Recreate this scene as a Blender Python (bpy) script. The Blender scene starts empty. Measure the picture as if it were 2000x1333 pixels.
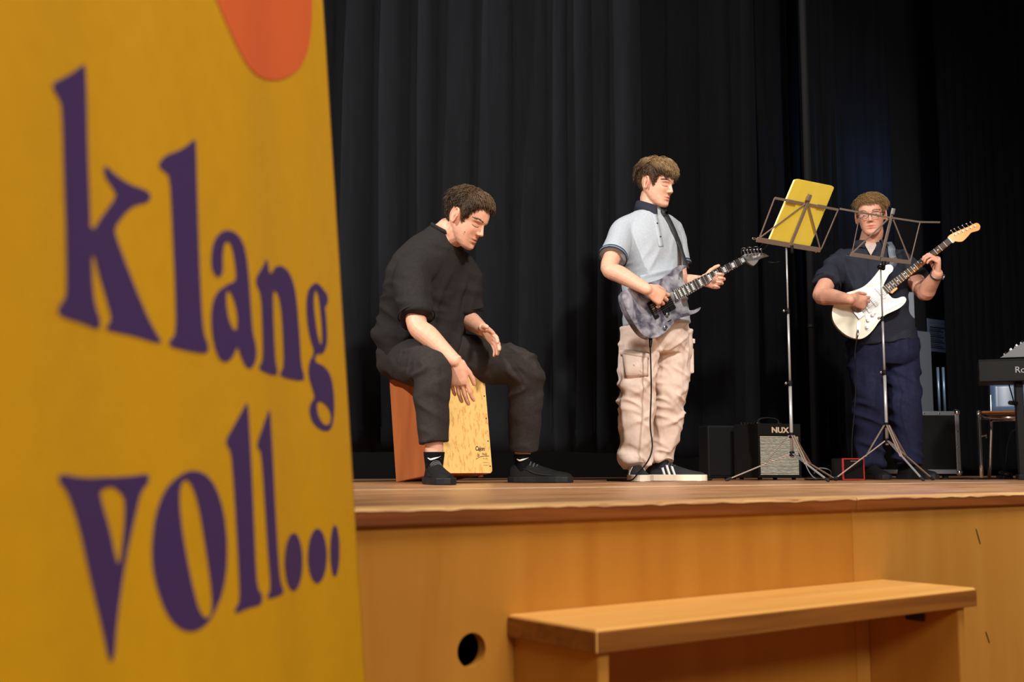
import bpy, bmesh, math, random
import numpy as np
from mathutils import Vector, Matrix
from mathutils.geometry import tessellate_polygon
random.seed(7)
SC = bpy.context.scene
COL = SC.collection
V = Vector
R = math.radians
# ------------------------------------------------------------------ camera
F = 2225.0                      # focal length in pixels of a 2000 px wide frame
CZ = 0.06                       # the lens is a hand's breadth above the stage boards
PITCH = math.atan((917 - 666.5) / F)
CP, SP = math.cos(PITCH), math.sin(PITCH)
cam = bpy.data.objects.new('camera', bpy.data.cameras.new('camera'))
COL.objects.link(cam)
cam.location = (0, 0, CZ)
cam.rotation_euler = (math.pi / 2 + PITCH, 0, 0)
cam.data.sensor_width = 36
cam.data.lens = F / 2000 * 36
cam.data.clip_start = 0.05
cam.data.dof.use_dof = True
cam.data.dof.focus_distance = 5.3
cam.data.dof.aperture_fstop = 5.0
SC.camera = cam
# ------------------------------------------------------------------ world, lights, exposure
w = bpy.data.worlds.new('hall_air'); SC.world = w; w.use_nodes = True
w.node_tree.nodes['Background'].inputs[0].default_value = (1.0, 0.93, 0.85, 1)
w.node_tree.nodes['Background'].inputs[1].default_value = 0.035
SC.view_settings.view_transform = 'Standard'
SC.view_settings.look = 'None'
SC.view_settings.exposure = 0.0
SC.view_settings.gamma = 1.0
SC.view_settings.use_curve_mapping = False

def light(name, kind, loc, aim, energy, color, **kw):
    d = bpy.data.lights.new(name, kind); d.energy = energy; d.color = color
    for k, v in kw.items(): setattr(d, k, v)
    o = bpy.data.objects.new(name, d); COL.objects.link(o); o.location = loc
    o.rotation_euler = (V(aim) - V(loc)).to_track_quat('-Z', 'Y').to_euler()
    return o
light('front_stage_spot', 'SPOT', (-4.4, 1.6, 4.3), (0.7, 5.9, 0.7), 1750, (1.0, 0.96, 0.91), spot_size=R(66), spot_blend=0.6, shadow_soft_size=0.10)
light('right_front_fill', 'SPOT', (2.4, -0.4, 4.4), (1.7, 6.4, 0.9), 1500, (1.0, 0.95, 0.89), spot_size=R(60), spot_blend=0.7, shadow_soft_size=0.25)  # added fill from the right front, brightens the man and the yellow folder
light('hall_ceiling_light', 'AREA', (1.4, 0.7, 4.2), (1.1, 0.9, 0), 205, (1.0, 0.93, 0.82), shape='RECTANGLE', size=3.0, size_y=2.0)
light('hall_ceiling_light_b', 'AREA', (2.4, -3.8, 3.2), (1.0, 1.5, -0.3), 215, (1.0, 0.93, 0.82), shape='RECTANGLE', size=3.0, size_y=1.2)
light('wing_blue_light', 'POINT', (3.15, 8.7, 2.4), (3.4, 8, 0), 13, (0.20, 0.45, 1.0), shadow_soft_size=0.06)

# ------------------------------------------------------------------ projection helpers: a pixel of the photograph at a known depth
def ray(px, py):
    dx = (px - 1000) / F; dy = (666.5 - py) / F
    return V((dx, CP - dy * SP, SP + dy * CP))
def at(px, py, Y):
    r = ray(px, py); return V((0, 0, CZ)) + r * (Y / r.y)
def on_plane(px, py, P, n):
    r = ray(px, py); c = V((0, 0, CZ)); return c + r * ((P - c).dot(n) / r.dot(n))
# stage frame: a along the front edge, b into the stage
E0 = V((-0.236, 1.742, 0))
U = V((0.803, 0.596, 0)).normalized()
W = V((-U.y, U.x, 0))
STANG = math.atan2(U.y, U.x)
def S(a, b, z=0.0): return E0 + U * a + W * b + V((0, 0, z))
def at_b(px, py, b): return on_plane(px, py, S(0, b), W)
def a_of(p): return (p - E0).dot(U)
def a_at(px, b): return a_of(at_b(px, 900, b))

# ------------------------------------------------------------------ materials
def lin(c):
    return tuple((x / 255 / 12.92) if x / 255 <= 0.04045 else ((x / 255 + 0.055) / 1.055) ** 2.4 for x in c[:3]) + (1,)
MATS = {}
def mat(name, c, rough=0.6, metal=0.0, c2=None, scale=(6, 6, 6), rot=0.0, mixlo=0.35, mixhi=0.7, bump=0.0, bscale=None, sheen=0.0, sss=0.0, coat=0.0, spec=None, detail=4.0, tint=False, rough2=None):
    m = bpy.data.materials.new(name); m.use_nodes = True
    nt = m.node_tree; N = nt.nodes; L = nt.links
    b = N['Principled BSDF']
    b.inputs['Base Color'].default_value = lin(c)
    b.inputs['Roughness'].default_value = rough
    b.inputs['Metallic'].default_value = metal
    if spec is not None: b.inputs['Specular IOR Level'].default_value = spec
    if sheen:
        b.inputs['Sheen Weight'].default_value = sheen; b.inputs['Sheen Roughness'].default_value = 0.5
        b.inputs['Sheen Tint'].default_value = lin(c2 or c)
    if sss:
        b.inputs['Subsurface Weight'].default_value = sss
        b.inputs['Subsurface Radius'].default_value = (0.012, 0.005, 0.003)
        b.inputs['Subsurface Scale'].default_value = 1.0
    if coat:
        b.inputs['Coat Weight'].default_value = coat; b.inputs['Coat Roughness'].default_value = 0.08
    tc = N.new('ShaderNodeTexCoord')
    col = None
    if c2 is not None:
        r0 = N.new('ShaderNodeMapping'); r0.inputs['Rotation'].default_value = (0, 0, -rot)
        L.new(tc.outputs['Object'], r0.inputs[0])
        mp = N.new('ShaderNodeMapping'); mp.inputs['Scale'].default_value = scale
        L.new(r0.outputs[0], mp.inputs[0])
        nz = N.new('ShaderNodeTexNoise'); nz.inputs['Detail'].default_value = detail; nz.inputs['Scale'].default_value = 1.0
        nz.inputs['Distortion'].default_value = 0.6
        L.new(mp.outputs[0], nz.inputs['Vector'])
        rp = N.new('ShaderNodeMapRange'); rp.inputs[1].default_value = mixlo; rp.inputs[2].default_value = mixhi
        L.new(nz.outputs[0], rp.inputs[0])
        mx = N.new('ShaderNodeMix'); mx.data_type = 'RGBA'
        mx.inputs[6].default_value = lin(c); mx.inputs[7].default_value = lin(c2)
        L.new(rp.outputs[0], mx.inputs[0]); col = mx.outputs[2]
        if rough2 is not None:
            rr = N.new('ShaderNodeMapRange'); rr.inputs[3].default_value = rough; rr.inputs[4].default_value = rough2
            L.new(rp.outputs[0], rr.inputs[0]); L.new(rr.outputs[0], b.inputs['Roughness'])
    if tint:
        at_ = N.new('ShaderNodeAttribute'); at_.attribute_name = 'tint'
        mu = N.new('ShaderNodeMix'); mu.data_type = 'RGBA'; mu.blend_type = 'MULTIPLY'; mu.inputs[0].default_value = 1
        if col: L.new(col, mu.inputs[6])
        else: mu.inputs[6].default_value = lin(c)
        L.new(at_.outputs['Color'], mu.inputs[7]); col = mu.outputs[2]
    if col: L.new(col, b.inputs['Base Color'])
    if bump:
        mp2 = N.new('ShaderNodeMapping'); mp2.inputs['Scale'].default_value = bscale or scale
        L.new(tc.outputs['Object'], mp2.inputs[0])
        n2 = N.new('ShaderNodeTexNoise'); n2.inputs['Scale'].default_value = 1.0; n2.inputs['Detail'].default_value = 3
        L.new(mp2.outputs[0], n2.inputs['Vector'])
        bp = N.new('ShaderNodeBump'); bp.inputs['Strength'].default_value = 1.0; bp.inputs['Distance'].default_value = bump
        L.new(n2.outputs[0], bp.inputs['Height']); L.new(bp.outputs[0], b.inputs['Normal'])
    MATS[name] = m
    return m

# ------------------------------------------------------------------ mesh collecting
def perp(t, ref=None):
    t = t.normalized()
    r = ref if ref is not None and abs(ref.normalized().dot(t)) < 0.97 else (V((0, 0, 1)) if abs(t.z) < 0.9 else V((1, 0, 0)))
    s = (r - t * r.dot(t)).normalized()
    return s, t.cross(s).normalized()
def catmull(pts, k):
    if k <= 1 or len(pts) < 3: return list(pts)
    out = []
    n = len(pts)
    for i in range(n - 1):
        p0 = pts[max(i - 1, 0)]; p1 = pts[i]; p2 = pts[i + 1]; p3 = pts[min(i + 2, n - 1)]
        for j in range(k):
            t = j / k
            out.append(0.5 * ((2 * p1) + (p2 - p0) * t + (2 * p0 - 5 * p1 + 4 * p2 - p3) * t * t + (3 * p1 - p0 - 3 * p2 + p3) * t ** 3))
    out.append(pts[-1])
    return out
class MB:
    def __init__(s): s.v = []; s.f = []
    def add(s, vs, fs):
        o = len(s.v); s.v += [V(p) for p in vs]; s.f += [tuple(i + o for i in f) for f in fs]; return s
    def box(s, c, h, M=None, x=None, y=None, z=None):
        x = x or V((1, 0, 0)); y = y or V((0, 1, 0)); z = z or V((0, 0, 1)); c = V(c)
        vs = [c + x * (i * h[0]) + y * (j * h[1]) + z * (k * h[2]) for i in (-1, 1) for j in (-1, 1) for k in (-1, 1)]
        return s.add(vs, [(0, 1, 3, 2), (4, 6, 7, 5), (0, 4, 5, 1), (2, 3, 7, 6), (0, 2, 6, 4), (1, 5, 7, 3)])
    def bar(s, p, q, wx, wy, ref=None):                   # rectangular bar from p to q
        p = V(p); q = V(q); t = (q - p)
        a, b = perp(t, ref)
        return s.box((p + q) / 2, (wx / 2, wy / 2, t.length / 2), x=a, y=b, z=t.normalized())
    def rings(s, rs, cap=True):                           # list of equal-length rings
        n = len(rs[0]); o = len(s.v)
        for r in rs: s.v += [V(p) for p in r]
        for i in range(len(rs) - 1):
            for j in range(n):
                k = (j + 1) % n
                s.f.append((o + i * n + j, o + i * n + k, o + (i + 1) * n + k, o + (i + 1) * n + j))
        if cap:
            s.f.append(tuple(o + j for j in reversed(range(n))))
            s.f.append(tuple(o + (len(rs) - 1) * n + j for j in range(n)))
        return s
    def limb(s, pts, rad, seg=14, k=4, ref=None, cap='round', n=2.0):
        pts = [V(p) for p in pts]
        rr = [V((r[0], r[1], 0)) if isinstance(r, (tuple, list)) else V((r, r, 0)) for r in rad]
        P = catmull(pts, k); Q = catmull(rr, k)
        m = len(P); rs = []
        a = None
        for i in range(m):
            t = (P[min(i + 1, m - 1)] - P[max(i - 1, 0)])
            a, b = perp(t, ref if ref is not None else a)
            rs.append((P[i], a, b, Q[i], t.normalized()))
        def ring(c, a, b, q, f=1.0):
            out = []
            for j in range(seg):
                th = 2 * math.pi * j / seg; cx = math.cos(th); sx = math.sin(th)
                e = 2.0 / n
                out.append(c + a * (q.x * f * math.copysign(abs(cx) ** e, cx)) + b * (q.y * f * math.copysign(abs(sx) ** e, sx)))
            return out
        R_ = []
        if cap == 'round':
            c, a, b, q, t = rs[0]; r = min(q.x, q.y)
            R_ += [ring(c - t * r * 0.98, a, b, q, 0.15), ring(c - t * r * 0.8, a, b, q, 0.6), ring(c - t * r * 0.45, a, b, q, 0.88)]
        R_ += [ring(c, a, b, q) for c, a, b, q, t in rs]
        if cap == 'round':
            c, a, b, q, t = rs[-1]; r = min(q.x, q.y)
            R_ += [ring(c + t * r * 0.45, a, b, q, 0.88), ring(c + t * r * 0.8, a, b, q, 0.6), ring(c + t * r * 0.98, a, b, q, 0.15)]
        return s.rings(R_)
    def tube(s, pts, r, seg=8, k=1, cap='flat'):
        return s.limb(pts, [r] * len(pts) if not isinstance(r, (list, tuple)) else r, seg, k, cap=cap)
    def prism(s, poly, d):                                # poly: 3d points, extruded by vector d
        n = len(poly); o = len(s.v); d = V(d)
        s.v += [V(p) for p in poly] + [V(p) + d for p in poly]
        tris = tessellate_polygon([[V(p) for p in poly]])
        s.f += [tuple(o + i for i in t) for t in tris] + [tuple(o + n + i for i in reversed(t)) for t in tris]
        s.f += [(o + i, o + (i + 1) % n, o + n + (i + 1) % n, o + n + i) for i in range(n)]
        return s
    def ball(s, c, r, seg=12, x=None, y=None, z=None):
        x = x or V((1, 0, 0)); y = y or V((0, 1, 0)); z = z or V((0, 0, 1)); c = V(c)
        r = r if isinstance(r, (tuple, list)) else (r, r, r)
        rs = []
        m = seg // 2 + 2
        for i in range(1, m):
            ph = math.pi * i / m
            rs.append([c + x * (r[0] * math.sin(ph) * math.cos(2 * math.pi * j / seg)) + y * (r[1] * math.sin(ph) * math.sin(2 * math.pi * j / seg)) + z * (r[2] * math.cos(ph)) for j in range(seg)])
        return s.rings(rs)
    def mesh(s, name):
        me = bpy.data.meshes.new(name)
        me.from_pydata([tuple(p) for p in s.v], [], s.f); me.validate(); me.update()
        bm = bmesh.new(); bm.from_mesh(me); bmesh.ops.recalc_face_normals(bm, faces=bm.faces); bm.to_mesh(me); bm.free()
        return me
    def build(s, name, m, parent=None, smooth=False, bevel=0.0, bseg=2, label=None, sub=0):
        return obj(name, s.mesh(name), m, parent, smooth, bevel, bseg, label, sub)
def obj(name, me, m, parent=None, smooth=False, bevel=0.0, bseg=2, label=None, sub=0):
    o = bpy.data.objects.new(name, me); COL.objects.link(o)
    if m is not None: me.materials.append(MATS[m] if isinstance(m, str) else m)
    if smooth:
        for p in me.polygons: p.use_smooth = True
    if sub:
        md = o.modifiers.new('sub', 'SUBSURF'); md.levels = sub; md.render_levels = sub
    if bevel:
        md = o.modifiers.new('bevel', 'BEVEL'); md.width = bevel; md.segments = bseg; md.limit_method = 'ANGLE'; md.angle_limit = R(40)
    if parent is not None: par(o, parent)
    if label: o['label'] = label
    return o
def par(o, parent):
    o.parent = parent
    o.matrix_parent_inverse = wm(parent).inverted()
def wm(o):
    M = Matrix.Translation(o.location) @ o.rotation_euler.to_matrix().to_4x4()
    return (wm(o.parent) @ o.matrix_parent_inverse @ M) if o.parent else M
def thing(name, label, cat, loc, group=None):
    o = bpy.data.objects.new(name, None); COL.objects.link(o); o.location = loc; o.empty_display_size = 0.1
    return tag(o, label, cat, group)
def tag(o, label, cat, group=None):
    o['label'] = label; o['category'] = cat
    if group: o['group'] = group
    return o
def struct(o, label=None):
    o['kind'] = 'structure'
    if label: o['label'] = label
    return o
def evaluated(o):
    dg = bpy.context.evaluated_depsgraph_get()
    me = bpy.data.meshes.new_from_object(o.evaluated_get(dg))
    return me
def remesh(mb, voxel, smooth=4, factor=0.5):
    me = mb.mesh('tmp'); o = bpy.data.objects.new('tmp', me); COL.objects.link(o)
    md = o.modifiers.new('r', 'REMESH'); md.mode = 'VOXEL'; md.voxel_size = voxel; md.use_smooth_shade = True
    if smooth:
        sm = o.modifiers.new('s', 'SMOOTH'); sm.factor = factor; sm.iterations = smooth
    out = evaluated(o)
    bpy.data.objects.remove(o); bpy.data.meshes.remove(me)
    return out
def get_co(me):
    a = np.empty(len(me.vertices) * 3); me.vertices.foreach_get('co', a); return a.reshape(-1, 3)
def get_no(me):
    a = np.empty(len(me.vertices) * 3); me.vertex_normals.foreach_get('vector', a); return a.reshape(-1, 3)
def set_co(me, a):
    me.vertices.foreach_set('co', a.ravel()); me.update()
def vnoise(P, seed=0):
    P = np.asarray(P, float); I = np.floor(P).astype(np.int64); f = P - I; f = f * f * (3 - 2 * f)
    def h(d):
        n = (I[:, 0] + d[0]) * 374761393 + (I[:, 1] + d[1]) * 668265263 + (I[:, 2] + d[2]) * 2147483647 + seed * 974634777
        n = (n ^ (n >> 13)) * 1274126177; n = n ^ (n >> 16)
        return (n & 0xFFFF) / 32767.5 - 1
    r = 0
    for dx in (0, 1):
        for dy in (0, 1):
            for dz in (0, 1):
                wgt = (f[:, 0] if dx else 1 - f[:, 0]) * (f[:, 1] if dy else 1 - f[:, 1]) * (f[:, 2] if dz else 1 - f[:, 2])
                r = r + wgt * h((dx, dy, dz))
    return r
def ridged(P, seed=0): return 2.2 * np.exp(-(2.5 * vnoise(P, seed)) ** 2) - 1.1
def gauss(P, c, s):
    d = (P - np.array(c)) / np.array(s); return np.exp(-(d * d).sum(1))
from mathutils.bvhtree import BVHTree
def surf(o, Y0=6.0):
    me = o.data
    T = BVHTree.FromPolygons([v.co for v in me.vertices], [tuple(p.vertices) for p in me.polygons])
    def hit(px, py, off=0.0, Y=None):
        r = ray(px, py).normalized(); h = T.ray_cast(V((0, 0, CZ)), r)
        if h[0] is None: return at(px, py, Y or Y0), V((0, -1, 0))
        n = h[1] if h[1].dot(r) < 0 else -h[1]
        return h[0] + n * off, n
    return hit
def patch(hit, px, nx, ny, off):
    """px: four corners of the patch as seen in the photograph, laid on the surface"""
    a, b, c, d = [V((*q, 0)) for q in px]; mb = MB(); g = []
    for j in range(ny + 1):
        for i in range(nx + 1):
            u, v = i / nx, j / ny; q = a.lerp(b, u).lerp(d.lerp(c, u), v); ed = min(u, 1 - u, v, 1 - v)
            p, n = hit(q.x, q.y, off if ed > 0 else off * .1); g.append(p)
    mb.v = g
    for j in range(ny):
        for i in range(nx): k = j * (nx + 1) + i; mb.f.append((k, k + 1, k + nx + 2, k + nx + 1))
    return mb
def text_mesh(txt, size, ext=0.0004, bold=0.0):
    cu = bpy.data.curves.new('t', 'FONT'); cu.body = txt; cu.size = size; cu.extrude = ext; cu.offset = bold
    cu.align_x = 'LEFT'
    o = bpy.data.objects.new('t', cu); COL.objects.link(o)
    me = evaluated(o); bpy.data.objects.remove(o); bpy.data.curves.remove(cu)
    return me
def text(name, txt, size, m, origin, x, y, parent, ext=0.0004, shear=0.0, sx=1.0, bold=0.0):
    me = text_mesh(txt, size, ext, bold)
    x = V(x).normalized(); y = V(y).normalized(); z = x.cross(y)
    for v in me.vertices:
        c = v.co.copy(); v.co = V(origin) + x * ((c.x + shear * c.y) * sx) + y * c.y + z * c.z
    return obj(name, me, m, parent)
# ------------------------------------------------------------------ palette
mat('curtain_cloth', (22, 23, 27), 0.9, c2=(18, 19, 23), scale=(30, 30, 3), sheen=0.12, spec=0.12)
mat('wing_cloth', (15, 15, 18), 0.95, c2=(12, 12, 15), scale=(30, 30, 3), spec=0.1)
mat('stage_boards', (136, 86, 54), 0.26, c2=(206, 158, 112), scale=(3.0, 22, 1), rot=STANG, mixlo=0.3, mixhi=0.75, detail=8, rough2=0.45, spec=0.4, bump=0.0008, bscale=(14, 14, 2))
mat('worn_edge', (222, 176, 118), 0.65, c2=(168, 108, 60), scale=(5, 60, 8), rot=STANG, mixlo=0.42, mixhi=0.7, detail=8)
mat('nosing_wood', (142, 80, 32), 0.45, c2=(108, 55, 20), scale=(2.5, 30, 40), rot=STANG, detail=6)
mat('panel_wood', (190, 131, 50), 0.42, c2=(176, 114, 38), scale=(11, 11, 1.2), rot=STANG, mixlo=0.3, mixhi=0.75, detail=7, spec=0.4)
mat('panel_wood_pale', (196, 140, 62), 0.42, c2=(182, 122, 46), scale=(11, 11, 1.2), rot=STANG, mixlo=0.3, mixhi=0.75, detail=7, spec=0.4)
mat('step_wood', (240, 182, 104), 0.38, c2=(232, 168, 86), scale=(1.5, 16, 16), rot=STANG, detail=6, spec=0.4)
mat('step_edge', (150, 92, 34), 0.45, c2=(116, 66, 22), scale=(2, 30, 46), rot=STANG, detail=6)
mat('scuff', (50, 30, 14), 0.8)
mat('dark_hole', (18, 14, 10), 0.9)
mat('hall_boards', (140, 90, 50), 0.5, c2=(110, 68, 36), scale=(2, 12, 2))
mat('black_wall', (26, 28, 34), 0.9)
mat('back_wall', (14, 16, 20), 0.9, c2=(12, 13, 17), scale=(3, 3, 3))
mat('white_tape', (226, 214, 190), 0.6, c2=(190, 170, 140), scale=(8, 8, 8))
mat('banner_cloth', (204, 150, 14), 0.62, c2=(200, 146, 12), scale=(40, 40, 40), spec=0.25)
mat('banner_purple', (66, 44, 92), 0.62, spec=0.25)
mat('banner_orange', (214, 96, 46), 0.62, spec=0.25)
mat('silver', (190, 190, 192), 0.28, 1.0)
mat('chrome', (215, 215, 218), 0.12, 1.0)
mat('stand_metal', (172, 170, 170), 0.38, 0.45)
mat('stand_brown', (150, 132, 118), 0.45, 0.35)
mat('black_plastic', (9, 9, 10), 0.5, spec=0.2)
mat('black_rubber', (16, 16, 17), 0.8)
mat('black_tolex', (14, 13, 14), 0.7, spec=0.2, bump=0.0006, bscale=(500, 500, 500))
mat('cable', (14, 14, 16), 0.6, spec=0.2)
# ------------------------------------------------------------------ the setting
HALL = -0.92
A0, A1 = -6.0, 17.0             # stage extent along its front edge
B1 = 6.6                        # stage depth
def sbox(mb, a0, a1, b0, b1, z0, z1):
    return mb.box(S((a0 + a1) / 2, (b0 + b1) / 2, (z0 + z1) / 2), ((a1 - a0) / 2, (b1 - b0) / 2, (z1 - z0) / 2), x=U, y=W)
fl = struct(MB().box((2, 3, HALL - 0.05), (9, 9, 0.05)).build('floor', 'hall_boards'))
# stage boards: each board runs along the front edge
stage = struct(bpy.data.objects.new('stage_platform', None)); COL.objects.link(stage); stage.location = S(0, 0, 0)
stage['label'] = 'raised wooden stage with a boarded floor and plywood front'
edges = [0.095]
while edges[-1] < B1: edges.append(edges[-1] + 0.20)
mates = ['stage_boards']
for i in range(len(edges) - 1):
    sbox(MB(), A0, A1, edges[i] + 0.0008, edges[i + 1] - 0.0008, -0.03, 0.0).build('floorboard', 'stage_boards', stage, bevel=0.0008, bseg=1)
# nosing in two lengths, its worn upper strip uneven
aj = a_of(at_b(1672, 985, -0.012))
for (p, q) in ((A0, aj - 0.0012), (aj + 0.0012, A1)):
    sbox(MB(), p, q, -0.014, 0.0942, -0.027, -0.0006).build('nosing_board', 'nosing_wood', stage, bevel=0.003)
    mb = MB(); n = int((q - p) / 0.009); top = []; bot = []
    for i in range(n + 1):
        a = p + (q - p) * i / n
        d = 0.0008 * vnoise([[a * 4, 3, 1]])[0] + 0.0016 * vnoise([[a * 37, 7, 1]])[0]
        e = 0.01 * vnoise([[a * 6, 1, 9]])[0]
        top.append((S(a, 0.0935 + 0 * e, 0.0), S(a, -0.0125, -0.0005), S(a, -0.0152, -0.0042 + d)))
    for i in range(n):
        for k in range(2):
            mb.add([top[i][k], top[i + 1][k], top[i + 1][k + 1], top[i][k + 1]], [(0, 1, 2, 3)])
    mb.build('worn_strip', 'worn_edge', stage, label='pale worn strip along the stage edge')
# front panels, the first with a round hole
hc = at_b(921, 1271, 0.0); ha, hz = a_of(hc), hc.z; hr = 0.0275
def panel_with_hole(a0, a1, z0, z1):
    mb = MB(); n = 40
    sq = []
    h = 0.06
    for i in range(n):
        t = 2 * math.pi * i / n; c, s_ = math.cos(t), math.sin(t); m = max(abs(c), abs(s_)); sq.append((h * c / m, h * s_ / m))
    ci = [S(ha + hr * math.cos(2 * math.pi * i / n), 0, hz + hr * math.sin(2 * math.pi * i / n)) for i in range(n)]
    cb = [p + W * 0.02 for p in ci]
    so = [S(ha + x, 0, hz + z) for x, z in sq]
    mb.rings([cb, ci, so], cap=False)
    for (x0, x1, y0, y1) in ((a0, ha - h, z0, z1), (ha + h, a1, z0, z1), (ha - h, ha + h, z0, hz - h), (ha - h, ha + h, hz + h, z1)):
        mb.add([S(x0, 0, y0), S(x1, 0, y0), S(x1, 0, y1), S(x0, 0, y1)], [(0, 1, 2, 3)])
    for (x0, x1, y0, y1) in ((a0, ha - h, z0, z1), (ha + h, a1, z0, z1), (ha - h, ha + h, z0, hz - h), (ha - h, ha + h, hz + h, z1)):
        mb.add([S(x0, 0.02, y0), S(x1, 0.02, y0), S(x1, 0.02, y1), S(x0, 0.02, y1)], [(0, 1, 2, 3)])
    return mb
ap = a_of(at_b(1668, 1150, 0.0))
panel_with_hole(A0, ap - 0.0007, HALL, -0.027).build('front_panel', 'panel_wood', stage, label='plywood front panel with a round cable hole')
sbox(MB(), ap + 0.0007, A1, 0.0, 0.02, HALL, -0.027).build('front_panel', 'panel_wood_pale', stage)
sbox(MB(), A0, A1, 0.12, 0.14, HALL, -0.03).build('back_board', 'dark_hole', stage)
for (px, py, qx, qy) in ((1906, 1034, 1914, 1063), (1925, 1235, 1932, 1256)):
    p = at_b(px, py, -0.0006); q = at_b(qx, qy, -0.0006)
    MB().bar(p, q, 0.0035, 0.001, W).build('scratch', 'scuff', stage)
# tape line on the boards
sbox(MB(), A0, a_at(1965, 1.37), 1.362, 1.384, 0.0, 0.0009).build('tape_line', 'white_tape', stage, label='thin white tape line on the boards')
# back and side walls of the stage house
struct(sbox(MB(), A0, A1, 4.75, 4.85, 0, 7.5).build('wall_back', 'back_wall'))
struct(sbox(MB(), A0 - 0.1, A0, 0.1, 4.85, 0, 7.5).build('wall_left', 'black_wall'))

# ------------------------------------------------------------------ curtains
def curtain(name, a0, a1, b, z0, z1, seed, m, label, wmin=0.12, wmax=0.32, amp=0.075, hem=True, group=None):
    rnd = random.Random(seed)
    cuts = [a0]
    while cuts[-1] < a1: cuts.append(cuts[-1] + rnd.uniform(wmin, wmax))
    amps = [amp * rnd.uniform(0.5, 1.25) for _ in cuts]; skew = [rnd.uniform(0.3, 0.7) for _ in cuts]
    cols = []
    for i in range(len(cuts) - 1):
        k = 9
        for j in range(k):
            t = j / k; s_ = skew[i]; ph = 0.5 * t / s_ if t < s_ else 0.5 + 0.5 * (t - s_) / (1 - s_)
            cols.append((cuts[i] + (cuts[i + 1] - cuts[i]) * t, amps[i] * abs(math.sin(math.pi * ph)) ** 0.6))
    zs = [z0, z0 + 0.06, z0 + 0.122, z0 + 0.126, z0 + 0.5, 1.2, 2.0, 3.0, z1]
    mb = MB(); n = len(cols)
    drift = [rnd.uniform(-0.02, 0.02) for _ in range(6)]
    for z in zs:
        for (a, d) in cols:
            e = 0.006 * math.sin(a * 23 + z * 1.3) + 0.012 * math.sin(a * 3.1 + z * 0.9 + drift[0] * 60)
            if z < z0 + 0.124: e += -0.004
            mb.v.append(S(a + 0.012 * math.sin(a * 7 + z * 0.8), b - d * (0.75 + 0.25 * math.cos(z * 0.9 + a)) + e, z + (0.008 * math.sin(a * 2.7) if z < 1 else 0)))
    for r in range(len(zs) - 1):
        for c in range(n - 1):
            mb.f.append((r * n + c, r * n + c + 1, (r + 1) * n + c + 1, (r + 1) * n + c))
    o = mb.build(name, m, smooth=True)
    sd = o.modifiers.new('thick', 'SOLIDIFY'); sd.thickness = 0.004; sd.offset = 1
    tag(o, label, 'curtain', group)
    return o
CB = 3.4
curtain('stage_curtain', a_at(250, CB), a_at(1240, CB) + 0.03, CB, 0.15, 6.0, 11, 'curtain_cloth', 'wide black stage curtain in heavy pleats behind the seated drummer')
curtain('stage_curtain', a_at(1237, CB), a_at(1518, CB), CB + 0.15, 0.14, 6.0, 5, 'wing_cloth', 'black pleated curtain between the standing boy and the yellow folder', wmin=0.12, wmax=0.3)
curtain('stage_curtain', a_at(1495, 4.0), a_at(1745, 4.0), 4.0, 0.12, 6.0, 21, 'wing_cloth', 'set-back black curtain behind the man in glasses', wmin=0.1, wmax=0.22)
curtain('stage_curtain', a_at(1858, 4.2), a_at(2140, 4.2), 4.2, 0.06, 6.0, 33, 'wing_cloth', 'black pleated curtain at the far right behind the keyboard', wmin=0.06, wmax=0.16)
# thin curtain leg of grey cloth behind the right music stand
curtain('curtain_leg', a_at(1586, 3.72), a_at(1652, 3.72), 3.72, 0.12, 6.0, 8, 'wing_cloth', 'narrow dark grey curtain strip left of the man in glasses', wmin=0.05, wmax=0.12, amp=0.03)

# ------------------------------------------------------------------ wooden step against the stage front
pl = at_b(992, 1195, 0.0); pr = at_b(1722, 1136, 0.0)
sa0, sa1 = a_of(pl), a_of(pr); sz = (pl.z + pr.z) / 2
fr = on_plane(1182, 1228, V((0, 0, sz)), V((0, 0, 1))); sd_ = -(fr - E0).dot(W)
step = thing('stage_step', 'low wooden step bench against the stage front', 'step', S((sa0 + sa1) / 2, -sd_ / 2, HALL))
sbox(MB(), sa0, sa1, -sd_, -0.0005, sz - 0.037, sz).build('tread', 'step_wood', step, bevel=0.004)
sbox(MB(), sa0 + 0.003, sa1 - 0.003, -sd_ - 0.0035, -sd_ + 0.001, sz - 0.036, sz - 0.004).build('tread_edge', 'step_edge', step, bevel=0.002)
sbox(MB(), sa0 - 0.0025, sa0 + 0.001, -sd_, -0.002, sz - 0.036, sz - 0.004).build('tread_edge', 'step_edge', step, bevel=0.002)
for a in (sa0 + 0.012, sa1 - 0.05):
    sbox(MB(), a, a + 0.022, -sd_ + 0.012, -0.001, HALL, sz - 0.037).build('side_board', 'panel_wood', step, bevel=0.001)
    sbox(MB(), a + 0.001, a + 0.021, -sd_ + 0.0105, -sd_ + 0.0125, HALL, sz - 0.0375).build('board_edge', 'panel_wood_pale', step)
mb = MB(); sbox(mb, sa1 - 0.056, sa1 - 0.0505, -sd_ * 0.62, -sd_ * 0.42, sz - 0.072, sz - 0.038)
mb.build('bracket', 'scuff', step, bevel=0.003)

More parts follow.
